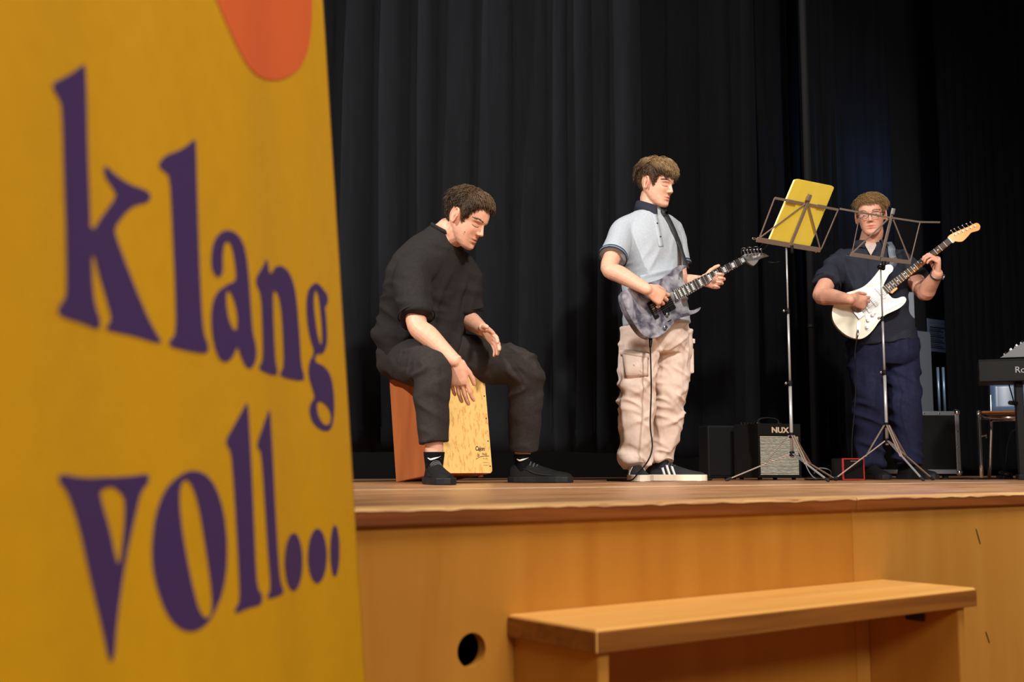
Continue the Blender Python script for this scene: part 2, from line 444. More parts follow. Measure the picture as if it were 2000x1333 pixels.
# ------------------------------------------------------------------ roll-up banner
BA = R(7.5); BS = V((math.sin(BA), math.cos(BA), 0)); BN0 = V((BS.y, -BS.x, 0))
LEAN = R(4.6)
BT = (V((0, 0, 1)) * math.cos(LEAN) - BN0 * math.sin(LEAN)).normalized()
BN = BS.cross(BT).normalized()
if BN.x < 0: BN = -BN
BO = at(690, 800, 1.5)                                   # a point of the right edge
def bw(s):                                               # waviness of the sheet, s <= 0 from the right edge
    e = 0.0045 * math.sin(s * 13 + 0.6) + 0.0015 * math.sin(s * 31)
    t = max(0.0, s + 0.13)
    return e - 0.55 * t * t
def bpt(s, t, off=0.0): return BO + BS * s + BT * t + BN * (bw(s) + off)
def binv(px, py):
    wv = bw(0)
    for _ in range(14):
        p = on_plane(px, py, BO + BN * wv, BN); s = (p - BO).dot(BS); t = (p - BO).dot(BT); wv = 0.5 * wv + 0.5 * bw(s)
    return s, t
z_top = 1.08; z_bot = HALL + 0.09
t0 = (z_bot - BO.z) / BT.z; t1 = (z_top - BO.z) / BT.z
def redge(t):                                            # the printed sheet's right edge
    return 0.0
ban = thing('roll_up_banner', 'yellow roll-up banner with purple lettering at the left', 'banner', V((bpt(-0.42, t0).x, bpt(-0.42, t0).y, HALL)))
mb = MB(); ns, nt = 110, 30
for j in range(nt + 1):
    for i in range(ns + 1):
        t = t0 + (t1 - t0) * j / nt
        mb.v.append(bpt(-0.86 * (1 - i / ns), t))
for j in range(nt):
    for i in range(ns):
        k = j * (ns + 1) + i; mb.f.append((k, k + 1, k + ns + 2, k + ns + 1))
sheet = mb.build('printed_sheet', 'banner_cloth', ban, smooth=True)
sd = sheet.modifiers.new('thick', 'SOLIDIFY'); sd.thickness = 0.0008; sd.offset = 0
def chaikin(P, k=1):
    for _ in range(k):
        Q = []
        for i in range(len(P)):
            a = P[i]; b = P[(i + 1) % len(P)]
            Q.append((a[0] * .75 + b[0] * .25, a[1] * .75 + b[1] * .25)); Q.append((a[0] * .25 + b[0] * .75, a[1] * .25 + b[1] * .75))
        P = Q
    return P
def print_shape(name, loops, m, k=1, label=None):
    bm = bmesh.new()
    L2 = []
    for lp in loops:
        L2.append([V((*binv(x, y), 0)) for x, y in chaikin(lp, k)])
    flat = [p for lp in L2 for p in lp]
    vs = [bm.verts.new(p) for p in flat]
    for t in tessellate_polygon(L2):
        try: bm.faces.new([vs[i] for i in t])
        except ValueError: pass
    for _ in range(5):
        es = [e for e in bm.edges if abs(e.verts[0].co.x - e.verts[1].co.x) > 0.018]
        if not es: break
        bmesh.ops.subdivide_edges(bm, edges=es, cuts=1); bmesh.ops.triangulate(bm, faces=bm.faces)
    for v in bm.verts: v.co = bpt(v.co.x, v.co.y, 0.0011)
    bmesh.ops.recalc_face_normals(bm, faces=bm.faces)
    me = bpy.data.meshes.new(name); bm.to_mesh(me); bm.free()
    return obj(name, me, m, ban, smooth=True, label=label)
def z3(P): return [(x * 740 / 1495, y * 740 / 1495) for x, y in P]
def z4(P): return [(x * 740 / 1466, 660 + y * 740 / 1466) for x, y in P]
def ell(cx, cy, rx, ry, n=24): return [(cx + rx * math.cos(2 * math.pi * i / n), cy + ry * math.sin(2 * math.pi * i / n)) for i in range(n)]
K = z3([(200, 330), (235, 313), (285, 285), (322, 255), (333, 258), (338, 400), (342, 600), (350, 800), (353, 925), (400, 850), (458, 772), (440, 740), (408, 695), (405, 658), (415, 655), (450, 690), (510, 730), (585, 755), (592, 785), (572, 802), (530, 808), (490, 840), (447, 900), (455, 940), (500, 1060), (560, 1210), (600, 1295), (632, 1345), (628, 1358), (520, 1325), (415, 1303), (414, 1288), (438, 1262), (415, 1180), (385, 1080), (366, 1000), (357, 1015), (362, 1150), (375, 1220), (392, 1262), (388, 1305), (330, 1277), (228, 1247), (223, 1212), (256, 1175), (258, 1100), (255, 900), (248, 700), (240, 420), (230, 390), (208, 355)])
print_shape('printed_letter', [K], 'banner_purple')
print_shape('printed_letter', [[(308, 318), (322, 303), (347, 295), (366, 283), (378, 271), (381, 280), (384, 400), (388, 520), (393, 620), (397, 655), (405, 672), (405, 692), (365, 686), (327, 676), (330, 664), (342, 652), (340, 560), (334, 430), (330, 345), (320, 335), (310, 328)]], 'banner_purple')
print_shape('printed_letter', [[(411, 495), (416, 470), (428, 454), (443, 449), (460, 455), (473, 473), (480, 500), (485, 545), (488, 594), (492, 650), (497, 668), (500, 690), (497, 710), (487, 722), (477, 715), (468, 695), (462, 675), (458, 688), (450, 702), (437, 709), (425, 700), (415, 670), (411, 640), (411, 600), (420, 572), (440, 557), (459, 549), (459, 530), (455, 500), (450, 478), (442, 470), (437, 475), (433, 500), (434, 520), (433, 535), (425, 543), (416, 535), (411, 520)],
             [(441, 567), (448, 569), (458, 594), (463, 624), (460, 648), (453, 643), (445, 624), (440, 594)]], 'banner_purple')
print_shape('printed_letter', [[(497, 545), (512, 520), (520, 503), (523, 525), (526, 538), (536, 521), (549, 519), (564, 532), (574, 560), (579, 594), (584, 660), (587, 715), (592, 730), (593, 746), (548, 737), (545, 728), (553, 718), (551, 650), (547, 595), (540, 570), (531, 566), (533, 640), (537, 712), (541, 722), (538, 736), (504, 723), (505, 713), (512, 705), (511, 640), (508, 575), (500, 558)]], 'banner_purple')
print_shape('printed_letter', [[(597, 584), (601, 564), (614, 552), (624, 557), (631, 567), (639, 577), (639, 594), (633, 599), (636, 619), (638, 660), (637, 675), (632, 688), (626, 692), (619, 690), (613, 702), (618, 710), (628, 713), (641, 726), (648, 746), (652, 781), (651, 816), (646, 839), (633, 844), (613, 832), (603, 811), (603, 791), (613, 778), (611, 766), (601, 736), (601, 710), (613, 688), (606, 668), (600, 640), (597, 610)],
             [(614, 566), (619, 570), (623, 594), (627, 634), (628, 665), (625, 676), (620, 660), (615, 630), (611, 590)],
             [(618, 786), (626, 784), (638, 794), (646, 811), (643, 829), (633, 832), (623, 819), (618, 804)]], 'banner_purple')
print_shape('printed_letter', [z4([(220, 525), (320, 545), (410, 540), (440, 540), (520, 535), (572, 525), (572, 560), (545, 590), (530, 640), (480, 870), (450, 1080), (437, 1252), (418, 1252), (390, 1120), (345, 930), (300, 720), (255, 590), (225, 560)]), z4([(380, 590), (430, 572), (470, 605), (480, 640), (475, 750), (458, 885), (445, 860), (420, 740), (390, 640)])], 'banner_purple')
print_shape('printed_letter', [z4([(583, 800), (595, 690), (630, 590), (690, 530), (750, 510), (810, 540), (850, 620), (873, 740), (877, 860), (862, 980), (820, 1080), (780, 1125), (730, 1140), (680, 1120), (635, 1060), (600, 960), (585, 880)]), z4([(690, 600), (700, 560), (715, 545), (740, 570), (765, 650), (785, 770), (805, 900), (818, 1010), (815, 1070), (795, 1090), (770, 1065), (745, 980), (715, 830), (695, 700)])], 'banner_purple')
print_shape('printed_letter', [z4([(868, 400), (895, 350), (930, 290), (950, 250), (957, 260), (965, 400), (975, 600), (985, 850), (992, 970), (1012, 995), (1010, 1035), (960, 1045), (905, 1070), (905, 1050), (925, 1020), (920, 900), (912, 750), (900, 560), (890, 440), (880, 425)])], 'banner_purple')
print_shape('printed_letter', [z4([(990, 410), (1015, 340), (1038, 275), (1043, 290), (1052, 450), (1062, 650), (1075, 880), (1085, 960), (1095, 975), (1090, 995), (1035, 1012), (1030, 1000), (1045, 975), (1035, 850), (1025, 700), (1012, 500), (1005, 435), (995, 430)])], 'banner_purple')
for (cx, cy, rx, ry) in ((1133, 868, 35, 112), (1225, 845, 37, 106), (1293, 825, 18, 100)):
    print_shape('printed_dot', [z4(ell(cx, cy, rx, ry))], 'banner_purple', 0)
orange = z3([(800, -140), (850, 0), (880, 70), (920, 160), (960, 240), (1000, 290), (1040, 313), (1085, 318), (1130, 308), (1175, 275), (1200, 235), (1217, 180), (1227, 100), (1230, 0), (1222, -140), (1190, -300), (1110, -420), (1000, -470), (900, -420), (820, -280)])
print_shape('printed_blob', [orange], 'banner_orange', 1, label='orange rounded shape printed on the banner')
p0 = bpt(-0.86, t0); p1 = bpt(0.0, t0)
c0 = (p0 + p1) / 2
MB().box((c0.x, c0.y, HALL + 0.045), (0.45, 0.045, 0.045), x=BS, y=BN0).build('cassette', 'silver', ban, bevel=0.012)
MB().tube([bpt(-0.87, t1, 0.0), bpt(0.005, t1, 0.0)], 0.010, 10).build('top_rail', 'silver', ban)
MB().tube([V((c0.x, c0.y, HALL + 0.08)) - BN0 * 0.04, bpt(-0.43, t1, -0.012)], 0.008, 8).build('support_pole', 'silver', ban)
# ------------------------------------------------------------------ people: shared builders
mat('skin_a', (226, 172, 146), 0.5, c2=(218, 162, 134), scale=(60, 60, 60), sss=0.12, tint=True, spec=0.35)
mat('skin_b', (228, 176, 150), 0.5, c2=(220, 164, 138), scale=(60, 60, 60), sss=0.12, tint=True, spec=0.35)
mat('skin_c', (222, 166, 142), 0.5, c2=(214, 154, 128), scale=(60, 60, 60), sss=0.12, tint=True, spec=0.35)
mat('hair_dark', (82, 62, 42), 0.5, c2=(112, 88, 60), scale=(90, 90, 90), spec=0.4, tint=True)
mat('hair_brown', (136, 108, 74), 0.5, c2=(170, 140, 98), scale=(90, 90, 90), spec=0.4, tint=True)
mat('hair_brown_sides', (60, 44, 30), 0.55, c2=(80, 60, 40), scale=(90, 90, 90), spec=0.4)
mat('hair_sandy', (122, 92, 56), 0.5, c2=(156, 122, 78), scale=(90, 90, 90), spec=0.4, tint=True)
mat('eye_white', (235, 228, 222), 0.2)
mat('iris', (60, 42, 28), 0.2)
mat('lash', (38, 26, 20), 0.7)

HEADS = [(-0.1125, .014, .074, .050), (-0.108, .027, .083, .040), (-0.098, .040, .0885, .015), (-0.082, .051, .0875, -.012), (-0.063, .0585, .0865, -.034), (-0.044, .0635, .0875, -.054),
         (-0.02, .0675, .0885, -.076), (0.0, .0705, .0885, -.088), (0.02, .0735, .0915, -.095), (0.04, .0755, .0915, -.099), (0.06, .0745, .086, -.097), (0.08, .0675, .073, -.087), (0.095, .055, .056, -.07), (0.106, .036, .035, -.045), (0.1125, .014, .012, -.018)]
def head_pt(z, th, off=0.0):
    zs = [h[0] for h in HEADS]
    z = min(max(z, zs[0]), zs[-1])
    i = max(k for k in range(len(zs)) if zs[k] <= z + 1e-9); i = min(i, len(zs) - 2)
    t = (z - zs[i]) / (zs[i + 1] - zs[i])
    w, yf, yb = [HEADS[i][k] * (1 - t) + HEADS[i + 1][k] * t for k in (1, 2, 3)]
    yc = yf * 0.42 + yb * 0.58
    c, s = math.cos(th), math.sin(th)
    n = 2.25
    x = w * math.copysign(abs(s) ** (2 / n), s)
    y = yc + (yf - yc if c >= 0 else yc - yb) * math.copysign(abs(c) ** (2 / n), c)
    d = V((x, y - yc * 0.6, (z * 1.0 if z > 0 else z * 0.25)))
    return V((x, y, z)) + (d.normalized() * off if off else V((0, 0, 0)))
def face_y(x, z):
    lo, hi = 0.0, math.pi / 2
    for _ in range(24):
        m = (lo + hi) / 2
        if head_pt(z, m).x < abs(x): lo = m
        else: hi = m
    return head_pt(z, lo).y
class Frame:
    def __init__(s, c, f, u, sc=1.0):
        s.c = V(c); s.f = V(f).normalized(); s.u = V(u); s.u = (s.u - s.f * s.u.dot(s.f)).normalized(); s.r = s.f.cross(s.u); s.s = sc
    def p(s, x, y, z): return s.c + (s.r * x + s.f * y + s.u * z) * s.s
    def w(s, v): return s.p(v[0], v[1], v[2])
    def inv(s, A):                                        # numpy world -> local
        d = (A - np.array(s.c)) / s.s
        return np.stack([d @ np.array(s.r), d @ np.array(s.f), d @ np.array(s.u)], 1)
def head_frame(px, py, Y, yaw, pitch, roll=0, sc=1.0):
    f = V((math.sin(R(yaw)) * math.cos(R(pitch)), -math.cos(R(yaw)) * math.cos(R(pitch)), -math.sin(R(pitch))))
    fr = Frame(at(px, py, Y), f, (0, 0, 1), sc)
    if roll:
        q = Matrix.Rotation(R(roll), 3, fr.f); fr.u = q @ fr.u; fr.r = fr.f.cross(fr.u)
    return fr
def add_head(mb, H, nose=1.0):
    rs = []
    for (z, *_r) in HEADS: rs.append([H.w(head_pt(z, 2 * math.pi * j / 48)) for j in range(48)])
    mb.rings(rs)
    k = nose                                              # nose: bridge, tip and wings
    mb.limb([H.p(0, .083, .020), H.p(0, .090, .004), H.p(0, .0965, -.012), H.p(0, .1030, -.026)], [(.006 * H.s, .0075 * H.s), (.007 * H.s, .007 * H.s), (.0085 * H.s, .008 * H.s), (.0100 * H.s, .0090 * H.s * k)], 12, 4, ref=H.r)
    for sx in (-1, 1):
        mb.ball(H.p(sx * .0105, .094, -.030), (.0075 * H.s, .0095 * H.s, .0075 * H.s), 10, H.r, H.f, H.u)
        # ear: rim and bowl
        pts = []
        for i in range(15):
            t = R(-60 + 300 * i / 14); pts.append(H.p(sx * (.0765 + .008 * (0.5 - 0.5 * math.cos(t))), -.012 - .015 * math.cos(t) * (1.0 if i < 12 else .8), .002 + .030 * math.sin(t + 0.1) - (.006 if math.sin(t) < -.5 else 0)))
        mb.limb(pts, [.0046 * H.s] * 15, 8, 1)
        mb.ball(H.p(sx * .074, -.012, -.002), (.007 * H.s, .014 * H.s, .027 * H.s), 12, (H.r + H.f * (-.35 * sx)).normalized(), (H.f + H.r * (.35 * sx)).normalized(), H.u)
def sculpt_face(me, H, stubble=0.0, lids=1.0, flush=1.0):
    A = get_co(me); L = H.inv(A); x, y, z = L[:, 0], L[:, 1], L[:, 2]
    near = (np.abs(x) < .1) & (np.abs(z) < .13) & (np.abs(y) < .14)
    fm = np.clip((y - .02) / .03, 0, 1) * near
    def g(x0, z0, sx, sz): return np.exp(-((x - x0) / sx) ** 2 - ((z - z0) / sz) ** 2)
    d = np.zeros(len(A))
    for s in (-1, 1):
        d += -.0115 * g(s * .033, .006, .016, .0105) + .0070 * g(s * .033, .0035, .0115, .0075) - .0022 * g(s * .033, .0125, .013, .003)
        d += .0042 * g(s * .032, .0235, .022, .0065) + .004 * g(s * .044, -.022, .017, .017) - .002 * g(s * .03, -.045, .012, .015)
        d += -.0022 * g(s * .016, -.044, .007, .014)
    d += .0048 * g(0, -.0555, .019, .0052) + .0055 * g(0, -.0685, .017, .0062) - .0052 * g(0, -.0618, .021, .0022)
    d += -.0045 * g(0, -.0790, .020, .0055) + .0045 * g(0, -.097, .015, .012) + .002 * g(0, .03, .02, .01)
    L2 = L.copy(); L2[:, 1] += d * fm
    A2 = A + np.outer((L2[:, 1] - y) * H.s, np.array(H.f))
    set_co(me, A2)
    n = len(A); T = np.ones((n, 4))
    def mulcol(wgt, c):
        for k in range(3): T[:, k] *= 1 - wgt * (1 - c[k])
    mulcol(fm * g(0, -.0622, .021, .0095) * (y > .06) * .9, (.86, .56, .58))
    mulcol(fm * g(0, -.0618, .022, .0016) * .8, (.45, .3, .3))
    for s in (-1, 1):
        mulcol(fm * np.clip(g(s * .042, -.028, .02, .018) * flush, 0, 1) * .5, (1, .78, .76))
        mulcol(fm * g(s * .033, .0045, .016, .011) * .55, (.78, .66, .64))
        zl = -.002 - 9 * (np.abs(x - s * .033)) ** 2 + .003
        lash = np.exp(-((z - (zl - .0008 * lids)) / .0024) ** 2) * (np.abs(x - s * .033) < .0155)
        mulcol(fm * lash * .35, (.4, .3, .27))
    mulcol(near * np.exp(-((np.abs(x) - .078) / .014) ** 2 - ((y + .012) / .03) ** 2 - (z / .04) ** 2) * .5, (1, .72, .68))
    mulcol(near * (np.abs(x) > .07) * np.exp(-((y + .009) / .006) ** 2 - ((z + .004) / .011) ** 2) * .9, (.5, .27, .22))  # shade of the ear bowl put into the tint, it has no hollow
    if stubble:
        mk = np.clip((-.035 - z) / .02, 0, 1) * np.clip((y + .02) / .03, 0, 1) * near
        mulcol(mk * stubble, (.62, .58, .58))
    return T
def set_tint(me, T):
    at_ = me.attributes.new('tint', 'FLOAT_COLOR', 'POINT'); at_.data.foreach_set('color', T.astype(np.float32).ravel())
def add_hand(mb, o, X, Y, Z, s=1.0, curl=None, thumb=None, splay=(6, 1, -4, -10), rad=1.0):
    """X to the thumb side, Y along the fingers, Z out of the back of the hand"""
    o = V(o); Y = V(Y).normalized(); X = V(X); X = (X - Y * X.dot(Y)).normalized(); Z = V(Z); Z = (Z - Y * Z.dot(Y) - X * Z.dot(X)).normalized()
    P = lambda x, y, z: o + (X * x + Y * y + Z * z) * s
    curl = curl or [(20, 30, 20)] * 4
    rs = []
    for (y, hw, ht, cx) in ((-.018, .026, .020, 0), (.0, .028, .0195, .001), (.03, .036, .0175, .003), (.06, .041, .0155, .001), (.085, .0415, .0135, 0), (.1, .037, .010, 0)):
        rs.append([P(cx + hw * math.copysign(abs(math.cos(t)) ** .8, math.cos(t)), y, ht * math.copysign(abs(math.sin(t)) ** .8, math.sin(t))) for t in [2 * math.pi * j / 20 for j in range(20)]])
    mb.rings(rs)
    mb.limb([P(.022, .012, -.008), P(.034, .042, -.010)], [.017 * s, .014 * s], 12, 3)       # ball of the thumb
    base = [(.0305, .090), (.0102, .096), (-.0105, .092), (-.0300, .082)]
    segs = [(.043, .026, .021), (.047, .030, .022), (.043, .028, .022), (.034, .021, .019)]
    r0 = [.0098, .0100, .0095, .0084]
    for i in range(4):
        p = V((base[i][0], base[i][1] - .012, -.001)); ang = 0; sp = R(splay[i]); pts = [p.copy()]
        for k in range(3):
            ang += R(curl[i][k]); dirv = V((math.sin(sp) * math.cos(ang), math.cos(ang) * math.cos(sp), -math.sin(ang)))
            p = p + dirv * (segs[i][k] + (.012 if k == 0 else 0)); pts.append(p.copy())
        W_ = [P(*q) for q in pts]
        r = r0[i] * s * rad
        mb.limb([W_[0], (W_[0] + W_[1]) / 2, W_[1], (W_[1] + W_[2]) / 2, W_[2], W_[3] - (W_[3] - W_[2]) * .25], [r * 1.08, r * .97, r * 1.03, r * .90, r * .93, r * .78], 12, 3)
    th = thumb or [(.55, .75, -.35), (.35, .9, -.25), (.2, .95, -.2)]
    p = V((.026, .022, -.006)); pts = [p.copy()]
    for k, l in enumerate((.040, .033, .026)):
        p = p + V(th[k]).normalized() * l; pts.append(p.copy())
    W_ = [P(*q) for q in pts]
    mb.limb([W_[0], W_[1], (W_[1] + W_[2]) / 2, W_[2], W_[3] - (W_[3] - W_[2]) * .25], [.0145 * s, .0118 * s * rad, .0105 * s * rad, .0108 * s * rad, .0086 * s * rad], 12, 3)
def torso_rings(specs, side, seg=40, n=2.4, k=4):
    """specs: (centre, half width, half depth); rings stand across the spine"""
    C = catmull([V(s[0]) for s in specs], k); Q = catmull([V((s[1], s[2], 0)) for s in specs], k)
    side = V(side).normalized(); rs = []; m = len(C)
    for i in range(m):
        t = (C[min(i + 1, m - 1)] - C[max(i - 1, 0)]).normalized()
        sd = (side - t * side.dot(t)).normalized(); fr = t.cross(sd)
        rs.append([C[i] + sd * (Q[i].x * math.copysign(abs(math.cos(a)) ** (2 / n), math.cos(a))) + fr * (Q[i].y * math.copysign(abs(math.sin(a)) ** (2 / n), math.sin(a))) for a in [2 * math.pi * j / seg for j in range(seg)]])
    return rs
def cloth(name, mb, m, parent, voxel=0.0055, smooth=6, folds=None, label=None):
    me = remesh(mb, voxel, smooth)
    if folds:
        A = get_co(me); N = get_no(me); set_co(me, A + N * folds(A, N)[:, None])
    return obj(name, me, m, parent, smooth=True, label=label)
# ---- hair
def hairline(th, style):
    """lowest height of the hair at azimuth th (0 = face, pi = nape)"""
    a = abs(math.degrees(th)); a = a if a <= 180 else 360 - a
    pts = style['line']
    for i in range(len(pts) - 1):
        if a <= pts[i + 1][0]:
            t = (a - pts[i][0]) / (pts[i + 1][0] - pts[i][0]); return pts[i][1] * (1 - t) + pts[i + 1][1] * t
    return pts[-1][1]
def vnoise3(p):
    q = np.array([[p.x, p.y, p.z]]) * 38; return (vnoise(q, 51)[0], vnoise(q, 52)[0], vnoise(q, 53)[0])
def wrap(th): return (th + math.pi) % (2 * math.pi) - math.pi
def make_hair(name, H, style, m, parent, seed=1, m2=None):
    rnd = random.Random(seed)
    nth, nr = 72, 22
    def thick(th, s):
        a = abs(wrap(th)) / math.pi
        top = style['top']; side = style['side']; back = style['back']
        e = (side * (1 - abs(2 * a - 1)) + (style['front'] if a < .5 else back) * abs(2 * a - 1))
        return (top * (1 - s) ** .8 + e * (1 - (1 - s) ** .8)) * (1 if s < .85 else max(.25, (1 - s) / .15))
    def cap_pt(th, s, extra=0.0):
        zh = hairline(wrap(th), style); z = .1125 - (.1125 - zh) * (s ** 1.45)
        return head_pt(z, th, thick(th, s) + extra)
    mb = MB(); rs = []
    grid = []
    for i in range(nr + 1):
        s = .02 + .98 * i / nr
        row = [cap_pt(2 * math.pi * j / nth, s) for j in range(nth)]
        grid.append(row)
    A = np.array([[p.x, p.y, p.z] for r in grid for p in r])
    nz = vnoise(A * np.array(style.get('clump', (70, 50, 50))), seed) * .0022 + vnoise(A * 140, seed + 1) * .0012
    ctr = np.array([0, -.01, .0]); D = A - ctr; D /= np.linalg.norm(D, axis=1)[:, None]
    A = A + D * nz[:, None]
    rings = [[H.w(A[i * nth + j]) for j in range(nth)] for i in range(nr + 1)]
    inner = [H.w(head_pt(.1125 - (.1125 - hairline(wrap(2 * math.pi * j / nth), style)) * .97, 2 * math.pi * j / nth, -.006)) for j in range(nth)]
    mb.rings(rings + [inner])
    hair = mb.build(name, m, parent, smooth=True)
    # locks
    lk = MB()
    for _ in range(int(style.get('n', 1300) * 1.7)):
        
        th = rnd.uniform(-math.pi, math.pi); s = rnd.uniform(0.0, 1) ** .6
        if rnd.random() < .16: th = rnd.choice((-1, 1)) * R(rnd.uniform(62, 92)); s = rnd.uniform(.35, 1)
        p = cap_pt(th, s, .0012)
        q1 = cap_pt(th, min(1.0, s + .06), 0)
        down = (q1 - p).normalized() if (q1 - p).length > 1e-6 else V((0, 0, -1))
        out = (p - V((0, -.01, .0))).normalized()
        comb = V(style['comb'](th, s, rnd)); 
        d = (down * style.get('down', .6) + comb + V((rnd.gauss(0, .13), rnd.gauss(0, .13), rnd.gauss(0, .13))) + V(vnoise3(p)) * .45)
        d = (d - out * d.dot(out)).normalized()
        ln = rnd.uniform(.6, 1.2) * style['len'](th, s)
        lift = style.get('lift', .35) * (1 if s < .5 else .45) * rnd.uniform(.3, 1.7)
        P = [p]
        for k in range(4):
            dd = (d + out * (lift * (1 - k * .55))).normalized(); P.append(P[-1] + dd * ln / 4)
            out2 = (P[-1] - V((0, -.01, .0))).normalized(); d = (d - out2 * d.dot(out2) + down * .12).normalized()
        r = rnd.uniform(.0007, .0017)
        lk.limb([H.w(q) for q in P], [r * H.s, r * 1.1 * H.s, r * .9 * H.s, r * .6 * H.s, r * .15 * H.s], 4, 1, cap='flat')
    ho = lk.build('hair_locks', m, hair, smooth=True)
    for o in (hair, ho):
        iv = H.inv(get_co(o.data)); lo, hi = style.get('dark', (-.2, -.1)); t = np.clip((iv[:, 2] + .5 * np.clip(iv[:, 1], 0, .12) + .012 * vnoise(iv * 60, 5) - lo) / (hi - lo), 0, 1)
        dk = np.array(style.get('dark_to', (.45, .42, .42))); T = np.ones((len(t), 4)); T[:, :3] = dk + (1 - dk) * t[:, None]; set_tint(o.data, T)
    return hair
def brows(H, m, parent, seed=3, y=.0255, thick=1.0, body=None):
    rnd = random.Random(seed); me = body.data
    T = BVHTree.FromPolygons([v.co for v in me.vertices], [tuple(p.vertices) for p in me.polygons])
    def on(x, z, off):
        h = T.ray_cast(H.p(x, .16, z), -H.f); return (h[0] if h[0] is not None else H.p(x, face_y(x, z), z)) + H.f * (off * H.s)
    for s in (-1, 1):
        pts = [(s * (.0185 + .029 * k / 8), -.0015 - .0042 * math.sin(math.pi * k / 8) ** .8 + .0016 * (1 - k / 8) - .0008) for k in range(9)]
        MB().limb([on(x, z, .0002) for k, (x, z) in enumerate(pts)], [(.0007 + .0009 * math.sin(math.pi * (k + .6) / 9.2)) * H.s for k in range(9)], 6, 2).build('eyelash', 'lash', parent, smooth=True)
        mb = MB()
        for i in range(80):
            t = rnd.random(); x = s * (.014 + .038 * t); z = y + .006 * math.sin(t * 2.3) - .004 * t * t + rnd.gauss(0, .0013)
            xq = x + s * .008; p = on(x, z, .0006); q = on(xq, z + .001, .0004)
            mb.limb([p, (p + q) / 2 + H.f * .0007, q], [.0008 * thick * H.s, .0008 * thick * H.s, .0003 * H.s], 4, 1, cap='flat')
        o = mb.build('eyebrow', m, parent, smooth=True); set_tint(o.data, np.ones((len(o.data.vertices), 4)) * .8)
